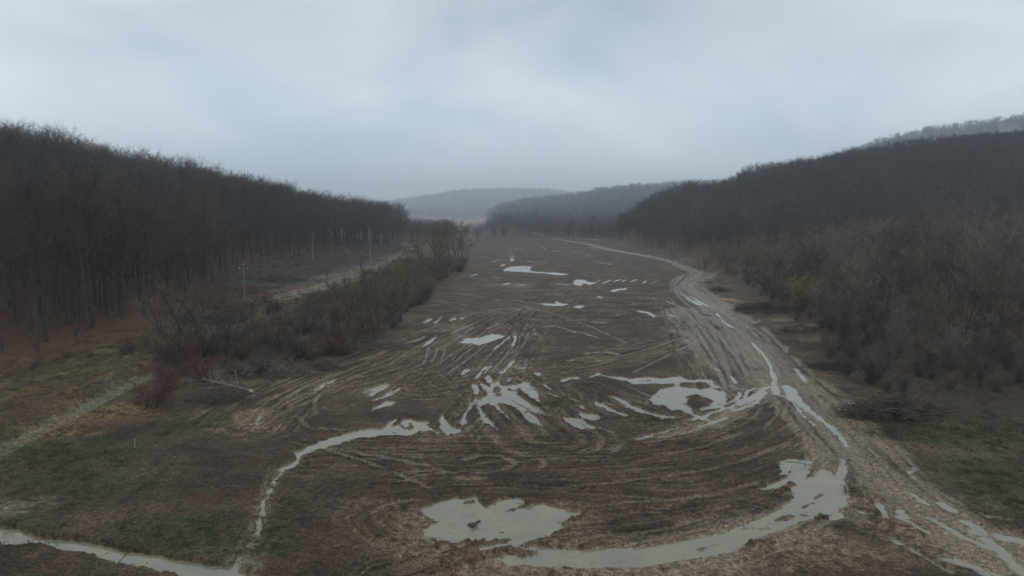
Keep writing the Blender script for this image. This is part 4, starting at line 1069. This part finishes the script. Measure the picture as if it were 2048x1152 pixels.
# ------------------------------------------------------------------ hedgerow between field and track
def P2(px, py): return pix(px, py, .4)
def plant(kind, lib, k, px, py, h, label, cat='tree', base=10., tilt=(0, 0), wid=1.0, name=None, group=None, parts=('trunk', 'crown'), rz=None):
    x, y = P2(px, py)
    return put(name or 'bare_tree', kind, [(parts[0], lib[k][0]), (parts[1], lib[k][1])], x, y, h / base * wid, rr.uniform(0, 6.28) if rz is None else rz, label, cat, group, tilt, sz=h / base)
def mk(seed, h, bark, twig, **kw):
    a, b = tree_geo(seed=seed, h=h, **kw); return (a.mesh('own_trunk', M[bark], True), b.mesh('own_crown', M[twig]))
HG = [mk(41, 10, 'bark', 'wtwig', r=.2, crown=.18, n1=18, n2=7, n3=6, n4=4, spread=.5, ang=.9, up=.1, tw=.015, forks=4, wob=.12),
      mk(42, 10, 'bark', 'twig', r=.2, crown=.22, n1=16, n2=7, n3=5, n4=4, spread=.48, ang=.85, up=.1, tw=.015, forks=3, wob=.14),
      mk(43, 10, 'wbark', 'olive', r=.22, crown=.2, n1=20, n2=8, n3=6, n4=5, spread=.45, ang=.8, up=.14, tw=.018, forks=3, wob=.1),
      mk(44, 10, 'wbark', 'olive', r=.2, crown=.15, n1=20, n2=7, n3=6, n4=5, spread=.4, ang=.7, up=.16, tw=.018, forks=2, lean=.1, wob=.12),
      mk(45, 10, 'bark', 'orange', r=.16, crown=.15, n1=20, n2=7, n3=5, n4=4, spread=.42, ang=.7, up=.15, tw=.015, forks=5, wob=.1)]
hedge = [
 (45, 4, 350, 668, 8.5, 'russet twigged bushy tree behind the dark spreading trees beside the old track'),
 (41, 0, 395, 728, 11.0, 'spreading dark tree with crooked limbs above the red bush'),
 (42, 1, 452, 725, 10.0, 'dark forked tree left of the tilted broken stump'),
 (45, 4, 440, 665, 8.0, 'russet topped bushy tree near the foot of the nearest pole'),
 (45, 4, 322, 690, 7.5, 'russet bushy tree at the left end of the scrub strip beside the pale canal'),
 (42, 1, 372, 700, 9.5, 'dark crooked tree left of the spreading dark tree above the red bush'),
 (41, 0, 424, 712, 9.0, 'dark many stemmed tree between the two big dark forked trees'),
 (45, 4, 405, 640, 8.5, 'russet crowned tree behind the dark forked trees'),
 (42, 1, 505, 668, 7.0, 'small brown tree right of the foot of the nearest pole'),
 (41, 0, 535, 700, 6.0, 'low wide brown tree right behind the bleached broken trunk'),
 (41, 0, 725, 672, 8.5, 'grey brown tree overhanging the grey tangle at the field edge'),
 (41, 0, 565, 690, 7.5, 'small dark tree above the bleached brush heap'),
 (42, 1, 596, 680, 7.8, 'small dark tree with an upright fork behind the brush heap'),
 (41, 0, 688, 692, 9.5, 'wide low grey brown tree beside the pale bent trunk at the field edge'),
 (42, 1, 640, 640, 6.5, 'dark bushy tree in the middle of the scrub behind the field edge'),
 (44, 3, 755, 680, 11.5, 'olive twigged willow leaning right over the field edge'),
 (42, 1, 745, 600, 12.0, 'dark spreading tree with open crooked crown left of the willows'),
 (43, 2, 800, 640, 10.5, 'dense olive willow nearest the curved tyre marks'),
 (43, 2, 822, 592, 11.0, 'broad olive willow in the middle of the row of willows'),
 (44, 3, 866, 566, 14.0, 'tall olive willow right of the broad middle willow'),
 (43, 2, 872, 548, 15.0, 'large round olive willow before the far end of the willow row'),
 (44, 3, 905, 532, 15.5, 'tall pale olive willow at the far end of the willow row'),
 (42, 1, 925, 528, 12.5, 'dark tree on the field side of the far willows'),
 (41, 0, 880, 520, 16.0, 'hazy olive tree just behind the large round willow'),
 (42, 1, 880, 488, 13.0, 'distant hazy tree beyond the willow row'),
 (43, 2, 775, 655, 8.5, 'rounded olive bush tree just left of the nearest willow'),
 (44, 3, 835, 610, 10.5, 'olive willow at the field edge in front of the broad middle willow'),
 (43, 2, 895, 555, 11.0, 'low round olive willow at the field edge before the tall pale willow'),
 (43, 2, 915, 520, 14.0, 'far round willow behind the dark tree at the end of the row'),
 (44, 3, 785, 575, 7.5, 'olive crowned tree on the track side of the willow row'),
 (42, 1, 955, 484, 12.0, 'slim solitary tree standing alone at the far left edge of the field'),
]
for kind, k, px, py, h, lab in hedge:
    plant(kind, HG, k, px, py, h * (1.05 if px < 700 else (1.08 if px < 845 else 1.12)), lab, wid=1.3 if px != 955 else .55)

def shrub(key, k, px, py, h, label, group=None, wid=1.0, cat='shrub'):
    x, y = P2(px, py)
    return put(key + '_shrub' if key != 'brown' else 'shrub', key + str(k), [('stems', SHR[key][k][0]), ('twigs', SHR[key][k][1])], x, y, h / 3 * wid, rr.uniform(0, 6.28), label, cat, group, sz=h / 3)
shrub('red', 0, 365, 745, 4.4, 'tall crimson twigged bush beneath the spreading dark tree', wid=1.2)
shrub('red', 1, 400, 765, 3.4, 'crimson twigged bush directly left of the fallen trunk', wid=1.2)
shrub('red', 1, 335, 782, 3.3, 'crimson bush between the pale canal and the taller red bush', wid=1.2)
shrub('red', 0, 305, 815, 3.1, 'dull red round bush nearest the straw coloured grass', wid=1.5)
shrub('yellow', 0, 1610, 606, 4.5, 'low bush left of the yellow leaved bush', wid=1.2)
shrub('orange', 0, 640, 615, 4.0, 'rusty red bush in the scrub right of the nearest pole', wid=1.6)
shrub('orange', 1, 690, 640, 3.8, 'rusty bush in front of the dark open crowned tree', wid=1.6)
rs = random.Random(12)
zone = [(330,690,460,745),(480,640,620,720),(560,690,700,728),(700,640,800,690),(790,560,860,640),(380,600,560,660),(860,520,930,570),(640,590,760,640)]
n = 0
for (x0, y0, x1, y1), cnt in zip(zone, (9, 16, 12, 12, 14, 16, 14, 14)):
    for q in range(cnt):
        t = rs.random(); px = x0 + (x1 - x0) * t
        py = y1 + (y0 - y1) * (.6 * t + .4 * rs.random()) if x0 not in (380,) else y0 + (y1 - y0) * rs.random()
        key = rs.choice(['brown', 'dark', 'brown', 'orange' if px < 760 else 'dark'])
        shrub(key, rs.randrange(2), px, py, rs.uniform(1.8, 3.8), {'brown': 'low brown leafless shrub in the scrub strip left of the field', 'dark': 'low dark leafless shrub in the scrub strip left of the field',
              'orange': 'low russet leafless shrub in the scrub strip left of the field'}[key], 'leafless shrubs of the scrub strip left of the field', wid=rs.uniform(1.1, 1.6))
# scrubby ground cover of the strip and of the banks
def bank_cond(x, y):
    return (x < np.interp(y, [80, 92, 110, 150, 200, 300, 420], [-42, -34, -28, -24, -23, -22, -22])) & (x > np.where(y > 150, -53.5, -66)) & (abs(x / y) < .84)
gx2, gy2 = scatter(-68, -20, 92, 330, 2.6, 41, lambda x, y: bank_cond(x, y) & (np.abs(x + 50 ) > 1.5) & ((x > -49) | (fbm(x / 14, y / 14, 5) > .05)))
stuff('scrub', gx2, gy2, ground_z(gx2, gy2) - .05, RNG.uniform(.25, .85, len(gx2)), J_SHR + J_DSHR + J_OR[:1], 'tangled brown scrub covering the strip between track and muddy field', 'scrub', 6)

# feature trees of the wood edge
x, y = P2(243, 640)
bt = mk(51, 22, 'bark', 'twig', r=.62, crown=.28, n1=17, n2=8, n3=6, n4=5, spread=.42, ang=1.1, up=.08, tw=.022, forks=1, wob=.05)
put('old_tree', 1, [('trunk', bt[0]), ('crown', bt[1])], x, y, 1.0, 1.0, 'thick dark leaning tree with low side limbs at the wood edge, above the old track', 'tree', None, (0, .10))
x, y = P2(137, 660)
put('tall_tree', 0, [], x, y, 1.15, 2.0, 'straight slim tree at the wood edge left of the thick leaning tree', 'tree')
x, y = P2(80, 712)
b2 = mk(52, 13, 'bark', 'twig', r=.14, crown=.2, n1=14, n2=6, n3=5, n4=4, spread=.35, ang=.6, up=.15, tw=.016, forks=3)
put('bare_tree', 52, [('trunk', b2[0]), ('crown', b2[1])], x, y, 1.0, 0, 'small many stemmed tree standing in front of the wood at the far left', 'tree')
x, y = P2(152, 680)
put('bare_tree', 52, [], x, y, .95, 2.2, 'thin pale stemmed young tree in front of the wood, right of the many stemmed one', 'tree')
# birches
bi = mk(53, 17, 'birch', 'twig', r=.13, crown=.35, n1=12, n2=5, n3=4, n4=4, spread=.28, ang=.6, up=.15, tw=.02)
bx = [(740, 508, 17, 'white barked birch at the right end of the left wood edge'), (626, 512, 14, 'pale birch farther left along the edge of the wood above the cut slope')]
for i, (px, py, h, lab) in enumerate(bx):
    x, y = pix(px, py, 4.0)
    put('birch', 1, [('trunk', bi[0]), ('crown', bi[1])], x, y, h / 17, 1.0 + i, lab, 'birch')

# ------------------------------------------------------------------ yellow leaved bushes on the right
def leaf_bush(name, px, py, h, mat, label, seed, n=1400, z=.6, cat='bush'):
    rng = np.random.default_rng(seed)
    x, y = pix(px, py, z)
    st, tg = shrub_geo(seed, h, stems=14, n2=4, n3=4, n4=3)
    lv = Geo()
    p = rng.normal(size=(n, 3)) * np.array([.33, .33, .2]) * h + np.array([0, 0, .72 * h])
    p = p[p[:, 2] > .2 * h]
    d = rng.normal(size=p.shape) * .16
    lv.blades(p, p + d, np.full(len(p), .12), rng)
    e = bpy.data.objects.new(name, None); COL.objects.link(e)
    e.location = (x, y, float(ground_z(x, y)[0]))
    obj('stems', st.mesh('stems', M['wbark']), e); obj('twigs', tg.mesh('twigs', M['wtwig']), e); obj('leaves', lv.mesh('leaves', mat), e)
    tag(e, label, cat)
leaf_bush('leafy_bush', 1610, 622, 7.5, M['yellow'], 'bush with bright yellow leaves standing out in the brown thicket on the right', 61, 1500)
M['ochre'] = mat_simple('ochre_leaves', (.27, .18, .07), scale=1.0)
leaf_bush('leafy_bush', 1408, 536, 8.5, M['ochre'], 'dull ochre leaved bush at the thicket edge above the road bend', 62, 2200)
leaf_bush('leafy_bush', 1440, 516, 7.0, M['ochre'], 'dull ochre leaved bush just right of and behind the one above the road bend', 64, 1600)
leaf_bush('leafy_bush', 1345, 508, 7.0, M['ochre'], 'far ochre leaved bush left of the two by the road bend', 65, 1400, z=2)
leaf_bush('leafy_bush', 1500, 512, 8.0, M['ochre'], 'ochre leaved bush half hidden in the thicket right of the road bend', 66, 1400, z=3)
leaf_bush('leafy_bush', 482, 598, 3.5, M['leaf'], 'rust leaved oak sapling beside the nearest pole', 63, 700, cat='sapling')

# ------------------------------------------------------------------ brush heaps, logs, sticks
def heap(name, px, py, rx_, ry_, hh, n, mat, label, seed, r=.035, ln=2.5, z=.3, cat='brush pile'):
    rng = np.random.default_rng(seed)
    x, y = pix(px, py, z)
    g = Geo()
    a = rng.uniform(0, 6.28, n); q = np.sqrt(rng.uniform(0, 1, n))
    c = np.stack([np.cos(a) * q * rx_, np.sin(a) * q * ry_, np.zeros(n)], 1)
    c[:, 2] = hh * (1 - q ** 2) * rng.uniform(.05, 1.0, n) + .05
    th = rng.uniform(0, 6.28, n); el = rng.normal(size=n) * .32
    d = np.stack([np.cos(th) * np.cos(el), np.sin(th) * np.cos(el), np.sin(el)], 1)
    L_ = ln * rng.uniform(.3, 1.2, n)
    K = 4
    pts = [c - d * L_[:, None] / 2]
    dd = d
    for k in range(K - 1):
        dd = norm(dd + rng.normal(size=d.shape) * .16)
        pts.append(pts[-1] + dd * (L_ / (K - 1))[:, None])
    P = np.stack(pts, 1); P[..., 2] = np.maximum(P[..., 2], .02)
    rad = r * rng.uniform(.25, 1.3, n)
    Rr = rad[:, None] * np.linspace(1, .35, K)[None]
    g.tubes(P, Rr, 4)
    Q, R1 = grow(rng, P, Rr, 3, .3, 1, .6, .4, 3, 0, .2, .5, .4)
    Q[..., 2] = np.maximum(Q[..., 2], .02)
    g.tubes(Q, np.maximum(R1, .005), 3)
    o = obj(name, g.mesh(name, mat), None, (x, y, float(ground_z(x, y)[0]) - .02))
    tag(o, label, cat)
    return o
heap('brush_pile', 1785, 828, 5.8, 2.5, 2.5, 600, M['pilew'], 'big dark heap of cut branches beside the thicket at lower right', 71, .05, 3.0)
heap('brush_pile', 1690, 735, 4.5, 2.5, 1.4, 300, M['deadd'], 'low dark brush heap beyond the big one, near the green grass patch', 72, .04, 2.4)
heap('brush_pile', 1530, 622, 7.0, 5.0, 2.6, 420, M['deadd'], 'dark brush heap at the thicket edge right of the sawdust patch', 73, .05, 3.0)
heap('brush_pile', 1600, 660, 4.0, 3.0, 1.2, 160, M['deadd'], 'small brush heap on the pinkish mud below the thicket edge', 79, .04, 2.2)
heap('brush_pile', 1440, 580, 3.0, 3.5, .8, 110, M['deadd'], 'small scattered brush heap by the road bend', 80, .05, 2.6)
heap('brush_pile', 548, 747, 5.4, 2.0, 2.3, 240, M['dead'], 'bleached tangle of branches right of the fallen trunk', 74, .045, 3.4)
heap('brush_pile', 430, 800, 4.0, 1.8, 1.1, 170, M['deadd'], 'dark tangle of brush under the fallen trunk', 75, .03, 2.8)
heap('brush_pile', 750, 694, 5.6, 2.6, 2.2, 240, M['dead'], 'grey tangle of bent branches below the leaning willow', 76, .045, 3.6)
heap('brush_pile', 640, 735, 3.5, 1.6, 1.2, 160, M['deadd'], 'dark brush heap between the bleached tangle and the field edge trees', 77, .035, 2.6)
heap('brush_pile', 885, 570, 3.0, 2.5, .6, 60, M['dead'], 'few bleached branches on rusty ground at the field edge', 78, .05, 3.0)
heap('brush_pile', 1770, 858, 3.2, 1.4, .35, 70, M['deadd'], 'thin scatter of twigs in front of the big dark heap', 81, .025, 1.8)
for i, (px, py, lab) in enumerate([(470, 585, 'dark slash heap right behind the nearest pole'), (560, 560, 'dark slash heap in the middle of the cut slope'), (640, 590, 'small dark heap beside the green patch')]):
    heap('slash_heap', px, py, 9 if i < 2 else 4, 5, 1.8 if i < 2 else .8, 220 if i < 2 else 90, M['deadd'], lab, 90 + i, .06, 3.5, z=1.0 if i < 2 else .5)
# slash lying over the cut slope
def slash_piece(seed):
    rng = np.random.default_rng(seed); g = Geo(); n = 16
    P0 = rng.normal(size=(n, 3)) * np.array([1.2, 1.2, .2]); P0[:, 2] = abs(P0[:, 2])
    th = rng.uniform(0, 6.28, n); el = rng.uniform(-.1, .6, n); L_ = rng.uniform(.6, 2.4, n)
    d = np.stack([np.cos(th) * np.cos(el), np.sin(th) * np.cos(el), np.sin(el)], 1) * L_[:, None]
    P = np.stack([P0, P0 + d * .5 + rng.normal(size=(n, 3)) * .08, P0 + d], 1)
    g.tubes(P, np.repeat(rng.uniform(.012, .045, n)[:, None], 3, 1) * np.array([1, .8, .4]), 3)
    return g
SL = [slash_piece(s).mesh('slash_bit', M['deadd' if s % 3 else 'dead']) for s in (1, 2, 3, 4)]
sx2, sy2 = scatter(-125, -66, 185, 480, 2.6, 51, lambda x, y: (x > left_edge(y) - 4) & (x < -67) )
stuff('slash', sx2, sy2, ground_z(sx2, sy2), RNG.uniform(.5, 1.3, len(sx2)), SL, 'cut branches littering the cleared slope below the left wood', 'slash', 7, tilt=.2)
sx2, sy2 = scatter(40, 90, 60, 130, 2.0, 52, lambda x, y: (x > right_edge(y) - 6) & (x < right_edge(y) + 8) & (abs(x / y) < .85))
stuff('litter', sx2, sy2, ground_z(sx2, sy2), RNG.uniform(.15, .5, len(sx2)), SL, 'broken twigs strewn on the ground in front of the right thicket', 'twigs', 8, tilt=.1)

def stick(name, px, py, ln, ang, r, mat, label, el=.05, z=.2, cat='branch', curve=.12, subs=4, seed=0):
    rng = np.random.default_rng(seed + 500)
    x, y = pix(px, py, z)
    d = np.array([math.cos(ang) * math.cos(el), math.sin(ang) * math.cos(el), math.sin(el)])
    K = 7; P = [np.zeros(3) - d * ln / 2]; dd = d.copy()
    for k in range(K - 1):
        dd = norm(dd + rng.normal(size=3) * curve * np.array([1, 1, .4])); P.append(P[-1] + dd * ln / (K - 1))
    P = np.array(P)[None]; P[..., 2] += max(0, -P[..., 2].min()) + r * .5
    Rr = (r * np.linspace(1, .35, K))[None]
    e = Geo(); e.tubes(P, Rr, 6)
    if subs:
        Q, R1 = grow(rng, P, Rr, subs, .35, 1, .6, .35, 4, .02, .15, .6, .3)
        Q[..., 2] = np.maximum(Q[..., 2], .01); e.tubes(Q, np.maximum(R1, .006), 4)
    zz = max(float(ground_z(x, y)[0]), 0.0)
    o = obj(name, e.mesh(name, mat, True), None, (x, y, zz)); tag(o, label, cat)
    return o
STK = [
 (325, 912, 2.6, -.35, .03, 'dead', 'pale forked stick on the brown ground left of the creek'),
 (1540, 1079 - 0, 0, 0, 0, None, None),
]
stick('branch', 325, 912, 2.8, -.5, .035, M['dead'], 'pale forked stick lying on brown ground left of the creek', seed=1)
stick('branch', 1285, 1080, 1.5, .9, .045, M['deadd'], 'short dark branch at the edge of the lowest long puddle', el=.35, seed=2)
stick('branch', 1040, 990, 1.3, 1.1, .04, M['deadd'], 'dark branch poking up at the top edge of the biggest near puddle', el=.4, seed=3)
stick('branch', 255, 1120, 1.3, .8, .03, M['deadd'], 'bare branch sticking out of the stream at lower left', el=.5, z=0, seed=4)
stick('branch', 500, 915, 3.5, .05, .03, M['deadd'], 'long thin dark branch lying left of the creek', seed=5)
stick('branch', 952, 1048, .9, .9, .08, M['deadd'], 'dark lump of wood lying in the middle of the biggest near puddle', subs=1, seed=6)
stick('branch', 1158, 926, 1.9, .0, .03, M['deadd'], 'thin dark stick on the mud above the biggest near puddle', seed=7)
stick('branch', 870, 1041, .7, -.1, .05, M['deadd'], 'small dark stick in the left part of the biggest near puddle', subs=0, seed=8)
stick('branch', 1445, 1003, .6, -.7, .03, M['deadd'], 'small black stick on bare mud right of the biggest puddle', subs=0, seed=9)
stick('branch', 655, 1097, .8, .7, .02, M['dead'], 'small pale stick near the bottom, right of the creek', seed=10)
stick('branch', 1622, 837, .9, .1, .03, M['deadd'], 'short stick on the road between its two wet ruts', subs=1, seed=11)
stick('branch', 1600, 920, 2.6, -.1, .025, M['deadd'], 'thin branch along the upper edge of the puddle by the road', seed=12)
stick('branch', 900, 1100, 1.2, .3, .05, M['deadd'], 'dark stick on the mud ridge below the biggest near puddle', subs=2, seed=13)
stick('branch', 660, 1030, 1.2, 1.3, .025, M['dead'], 'thin twig beside the small green tuft right of the creek', seed=14)
stick('branch', 1745, 1130, 1.0, -.4, .03, M['dead'], 'pale stick on dark mud at the bottom right', subs=1, seed=15)
stick('branch', 1430, 568, 5.0, 1.9, .14, M['pale'], 'pale split log lying by the road bend', subs=0, curve=.04, cat='log', seed=16)
# litter of small chips and stalks over the near mud
def chip(seed):
    rng = np.random.default_rng(seed); g = Geo()
    d = rng.normal(size=(5, 3)) * np.array([.16, .16, .02]); p = rng.normal(size=(5, 3)) * np.array([.5, .5, 0]); p[:, 2] = .03
    g.tubes(np.stack([p - d, p + d], 1), np.full((5, 2), .012), 3); return g
CH = [chip(s).mesh('chip', M['dead' if s % 2 else 'deadd']) for s in range(4)]
cx_, cy_ = scatter(-34, 36, 40, 110, 1.7, 61, lambda x, y: (abs(x / y) < .83) & (fbm(x / 9, y / 9, 71) > -.05))
cz_ = ground_z(cx_, cy_); k_ = cz_ > .03
stuff('litter', cx_[k_], cy_[k_], cz_[k_], RNG.uniform(.5, 1.4, k_.sum()), CH, 'splinters and broken stalks scattered over the near mud', 'litter', 9, tilt=.1)

def clods(seed):
    rng = np.random.default_rng(seed); n = 9; V = []; F = []
    base = np.array([[1,0,0],[0,1,0],[-1,0,0],[0,-1,0],[0,0,1],[0,0,-1],[.6,.6,.5],[-.6,.6,.5],[-.6,-.6,.5],[.6,-.6,.5]], float)
    fc = [[4,6,7],[4,7,8],[4,8,9],[4,9,6],[6,0,1],[6,1,7],[7,1,2],[7,2,8],[8,2,3],[8,3,9],[9,3,0],[9,0,6],[5,1,0],[5,2,1],[5,3,2],[5,0,3]]
    for q in range(n):
        c_ = rng.normal(size=3) * np.array([.3, .3, 0]); sz = rng.uniform(.015, .06)
        V.append(base * sz * rng.uniform(.6, 1.3, (10, 3)) * np.array([1, 1, .65]) + c_); F.append(np.array(fc) + q * 10)
    return mesh_np('clods', np.concatenate(V), [np.concatenate(F)], [M['clod']])
M['clod'] = mat_simple('mud_clods', (.066, .044, .030), objrand=.3, spec=.2)
CLD = [clods(s_) for s_ in range(4)]
kx_, ky_ = scatter(-40, 50, 40, 150, 1.25, 66, lambda x, y: (abs(x / y) < .83) & (fbm(x / 7, y / 7, 76) > -.12))
kz_ = ground_z(kx_, ky_); k_ = (kz_ > .09) & (kz_ < 2)
stuff('mud_clods', kx_[k_], ky_[k_], kz_[k_], RNG.uniform(.5, 1.5, k_.sum()), CLD, 'loose clods of dark mud thrown up over the field', 'mud clods', 12, tilt=.1)

# grass tufts and weeds
def tuft(seed, n, h, w, spread=.25):
    rng = np.random.default_rng(seed); g = Geo()
    p = rng.normal(size=(n, 3)) * np.array([spread, spread, 0]); a = rng.uniform(0, 6.28, n); l = rng.uniform(.2, .9, n)
    d = np.stack([np.cos(a) * l, np.sin(a) * l, np.ones(n)], 1) * (h * rng.uniform(.5, 1.2, n))[:, None]
    g.blades(p, p + d, np.full(n, w), rng); return g
TG = [tuft(s, 70, .28, .03).mesh('tuft', M['grassy']) for s in (1, 2)]
TW = [tuft(s, 60, .13, .06, .35).mesh('weed', M['weed']) for s in (3, 4)]
# dead grass on the bank
bx_, by_ = scatter(-72, -38, 48, 190, 1.0, 71, lambda x, y: (abs(x / y) < .83) & (fbm(x / 4, y / 4, 72) > -.02) & (x < np.interp(y, [48, 100, 190], [-40, -44, -44])))
dcn, _, _ = pl_dist(np.stack([bx_, by_], 1), CANAL); k_ = dcn > 1.6
stuff('dead_grass', bx_[k_], by_[k_], ground_z(bx_[k_], by_[k_]), RNG.uniform(.5, 1.3, k_.sum()), TG, 'dry grass covering the bank on both sides of the pale canal', 'grass', 10)
# green weeds where the photo is green
wxs, wys = [], []
rg = np.random.default_rng(81)
for px, py, rx_, ry_, key, s in PATCH:
    if key in ('green',):
        cx, cy = pix(px, py, .3); n = int(rx_ * ry_ * 5 * s)
        a = rg.normal(size=(n, 2)) * .5
        wxs += list(cx + a[:, 0] * rx_); wys += list(cy + a[:, 1] * ry_)
wxs = np.array(wxs); wys = np.array(wys); wz = ground_z(wxs, wys); k_ = (wz > .05) & (fbm(wxs / 1.2, wys / 1.2, 73) > -.05)
stuff('weeds', wxs[k_], wys[k_], wz[k_], RNG.uniform(.4, 1.3, k_.sum()), TW, 'low green weeds growing in patches on the mud', 'weeds', 11)
# reed tuft in the middle of the road
rt = tuft(9, 130, .55, .035, .32)
x, y = pix(1712, 985, .1)
o = obj('grass_tuft', rt.mesh('grass_tuft', M['grassy']), None, (x, y, float(ground_z(x, y)[0]))); o.scale = (1.5, 2.2, .7)
tag(o, 'straw coloured grass tuft standing in the muddy road junction at lower right', 'grass tuft')

# fallen trunk
def fallen():
    x, y = pix(468, 782, .4)
    e = bpy.data.objects.new('fallen_tree', None); COL.objects.link(e); e.location = (x, y, float(ground_z(x, y)[0]))
    tr = Geo(); rng = np.random.default_rng(3)
    K = 9; t = np.linspace(0, 1, K)
    P = np.stack([2.2 - 6.2 * t, -.6 + 1.3 * t + .2 * np.sin(5 * t), .45 + .8 * t + .5 * t * t], 1)[None]
    Rr = (.24 * (1 - .7 * t))[None]
    tr.tubes(P, Rr, 8); obj('trunk', tr.mesh('fallen_trunk', M['dead'], True), e)
    br = Geo(); Q, R1 = grow(rng, P, Rr, 12, .3, 1, .9, .65, 6, .03, .12, .5, .3)
    br.tubes(Q, R1, 5); Q2, R2 = grow(rng, Q, R1, 5, .2, 1, .6, .5, 4, .03, .12, .6, .3); br.tubes(Q2, np.maximum(R2, .008), 3)
    obj('branches', br.mesh('fallen_branches', M['dead'], True), e)
    c = Geo(); c.tubes(np.array([[[2.2, -.6, .45], [2.75, -.78, .36]]]), np.array([[.235, .14]]), 7)
    obj('broken_end', c.mesh('fallen_end', M['pale']), e)
    tag(e, 'fallen grey tree with a pale broken butt lying at the edge of the scrub', 'fallen tree')
fallen()
stick('snag', 504, 706, 3.2, .3, .16, M['dead'], 'bleached upright broken trunk standing behind the bleached tangle', el=1.5, subs=0, curve=.03, cat='dead trunk', seed=20, z=.5)
stick('snag', 680, 676, 3.4, .5, .15, M['dead'], 'pale bent trunk standing at the field edge below the wide grey tree', el=1.35, subs=0, curve=.08, cat='dead trunk', seed=21, z=.4)
stick('log', 715, 694, 7.5, .15, .10, M['dead'], 'long thin grey log lying along the field edge', el=.03, subs=3, curve=.05, cat='log', seed=22, z=.3)
stick('log', 625, 676, 3.0, -.9, .09, M['pale'], 'pale slanting broken limb caught in the scrub', el=.5, subs=0, curve=.05, cat='limb', seed=23, z=.4)
stick('stake', 270, 892, 1.0, .3, .05, M['pale'], 'short upright wooden stake on the weedy ground at left', el=1.5, subs=0, curve=.01, cat='stake', seed=24, z=.5)

# ------------------------------------------------------------------ utility poles along the track
def pole_parts():
    p = Geo(); K = 6; z = np.linspace(0, 10.2, K)
    p.tubes(np.stack([z * 0, z * 0, z - .4], 1)[None], (.17 - .008 * z)[None], 10)
    a = Geo(); a.tubes(np.array([[[-1.0, 0, 8.9], [0, .0, 8.86], [1.0, 0, 8.9]]]), np.full((1, 3), .06), 4)
    a.tubes(np.array([[[-.55, 0, 8.9], [0, 0, 8.3]], [[.55, 0, 8.9], [0, 0, 8.3]]]), np.full((2, 2), .03), 4)
    i_ = []
    for dx, zz in ((-.95, 8.95), (.95, 8.95), (0, 9.8)):
        g = Geo(); g.tubes(np.array([[[dx, 0, zz], [dx, 0, zz + .12], [dx, 0, zz + .2], [dx, 0, zz + .32]]]), np.array([[.04, .09, .06, .1]]), 8); i_.append(g.mesh('insulator', M['glass'], True))
    return p.mesh('pole', M['concrete'], True), a.mesh('crossarm', M['metal']), i_
PP = pole_parts(); proto = None
for px, py, z0, lab in [(490, 611, .7, 'nearest grey utility pole, beside the rust leaved sapling'), (699, 551, .7, 'second utility pole, standing by the green patch'),
                    (804, 509, .5, 'third utility pole, left of the wet bends of the far track'), (813, 498, .5, 'fourth utility pole, in front of the bright water on the far track'), (821, 487, .5, 'farthest small utility pole beyond the wet bends')]:
    if proto is None:
        e = bpy.data.objects.new('utility_pole', None); COL.objects.link(e)
        obj('pole', PP[0], e); ar = obj('crossarm', PP[1], e)
        for g in PP[2]: obj('insulator', g, ar)
        proto = e
    else: e = copy_tree(proto)
    x, y = pix(px, py, z0)
    e.location = (x, y, float(ground_z(x, y)[0])); e.rotation_euler = (0, 0, .12)
    tag(e, lab, 'utility pole', 'utility poles along the old track')

# ------------------------------------------------------------------ haze
def haze(by0, by1, z0, z1, hw, dens, lab):
    Vv = np.array([(a, b, c_) for c_ in (z0, z1) for b in (by0, by1) for a in (-hw, hw)], float)
    F = np.array([[0, 2, 3, 1], [4, 5, 7, 6], [0, 1, 5, 4], [2, 6, 7, 3], [0, 4, 6, 2], [1, 3, 7, 5]])
    m = bpy.data.materials.new('haze_air'); m.use_nodes = True
    t = m.node_tree; t.nodes.clear()
    o_ = t.nodes.new('ShaderNodeOutputMaterial'); v_ = t.nodes.new('ShaderNodeVolumePrincipled')
    v_.inputs['Color'].default_value = (.87, .94, 1, 1); v_.inputs['Density'].default_value = dens; v_.inputs['Anisotropy'].default_value = 0.0
    t.links.new(v_.outputs[0], o_.inputs['Volume'])
    o = obj('haze', mesh_np('haze', Vv, [F], [m])); tag(o, lab, 'haze', kind='stuff')
haze(-300, 4400, -3, 165, 2800, .00021, 'thin blue grey mist filling the valley air')
haze(640, 2600, -2, 140, 2000, .00085, 'thicker mist hanging over the far end of the valley')
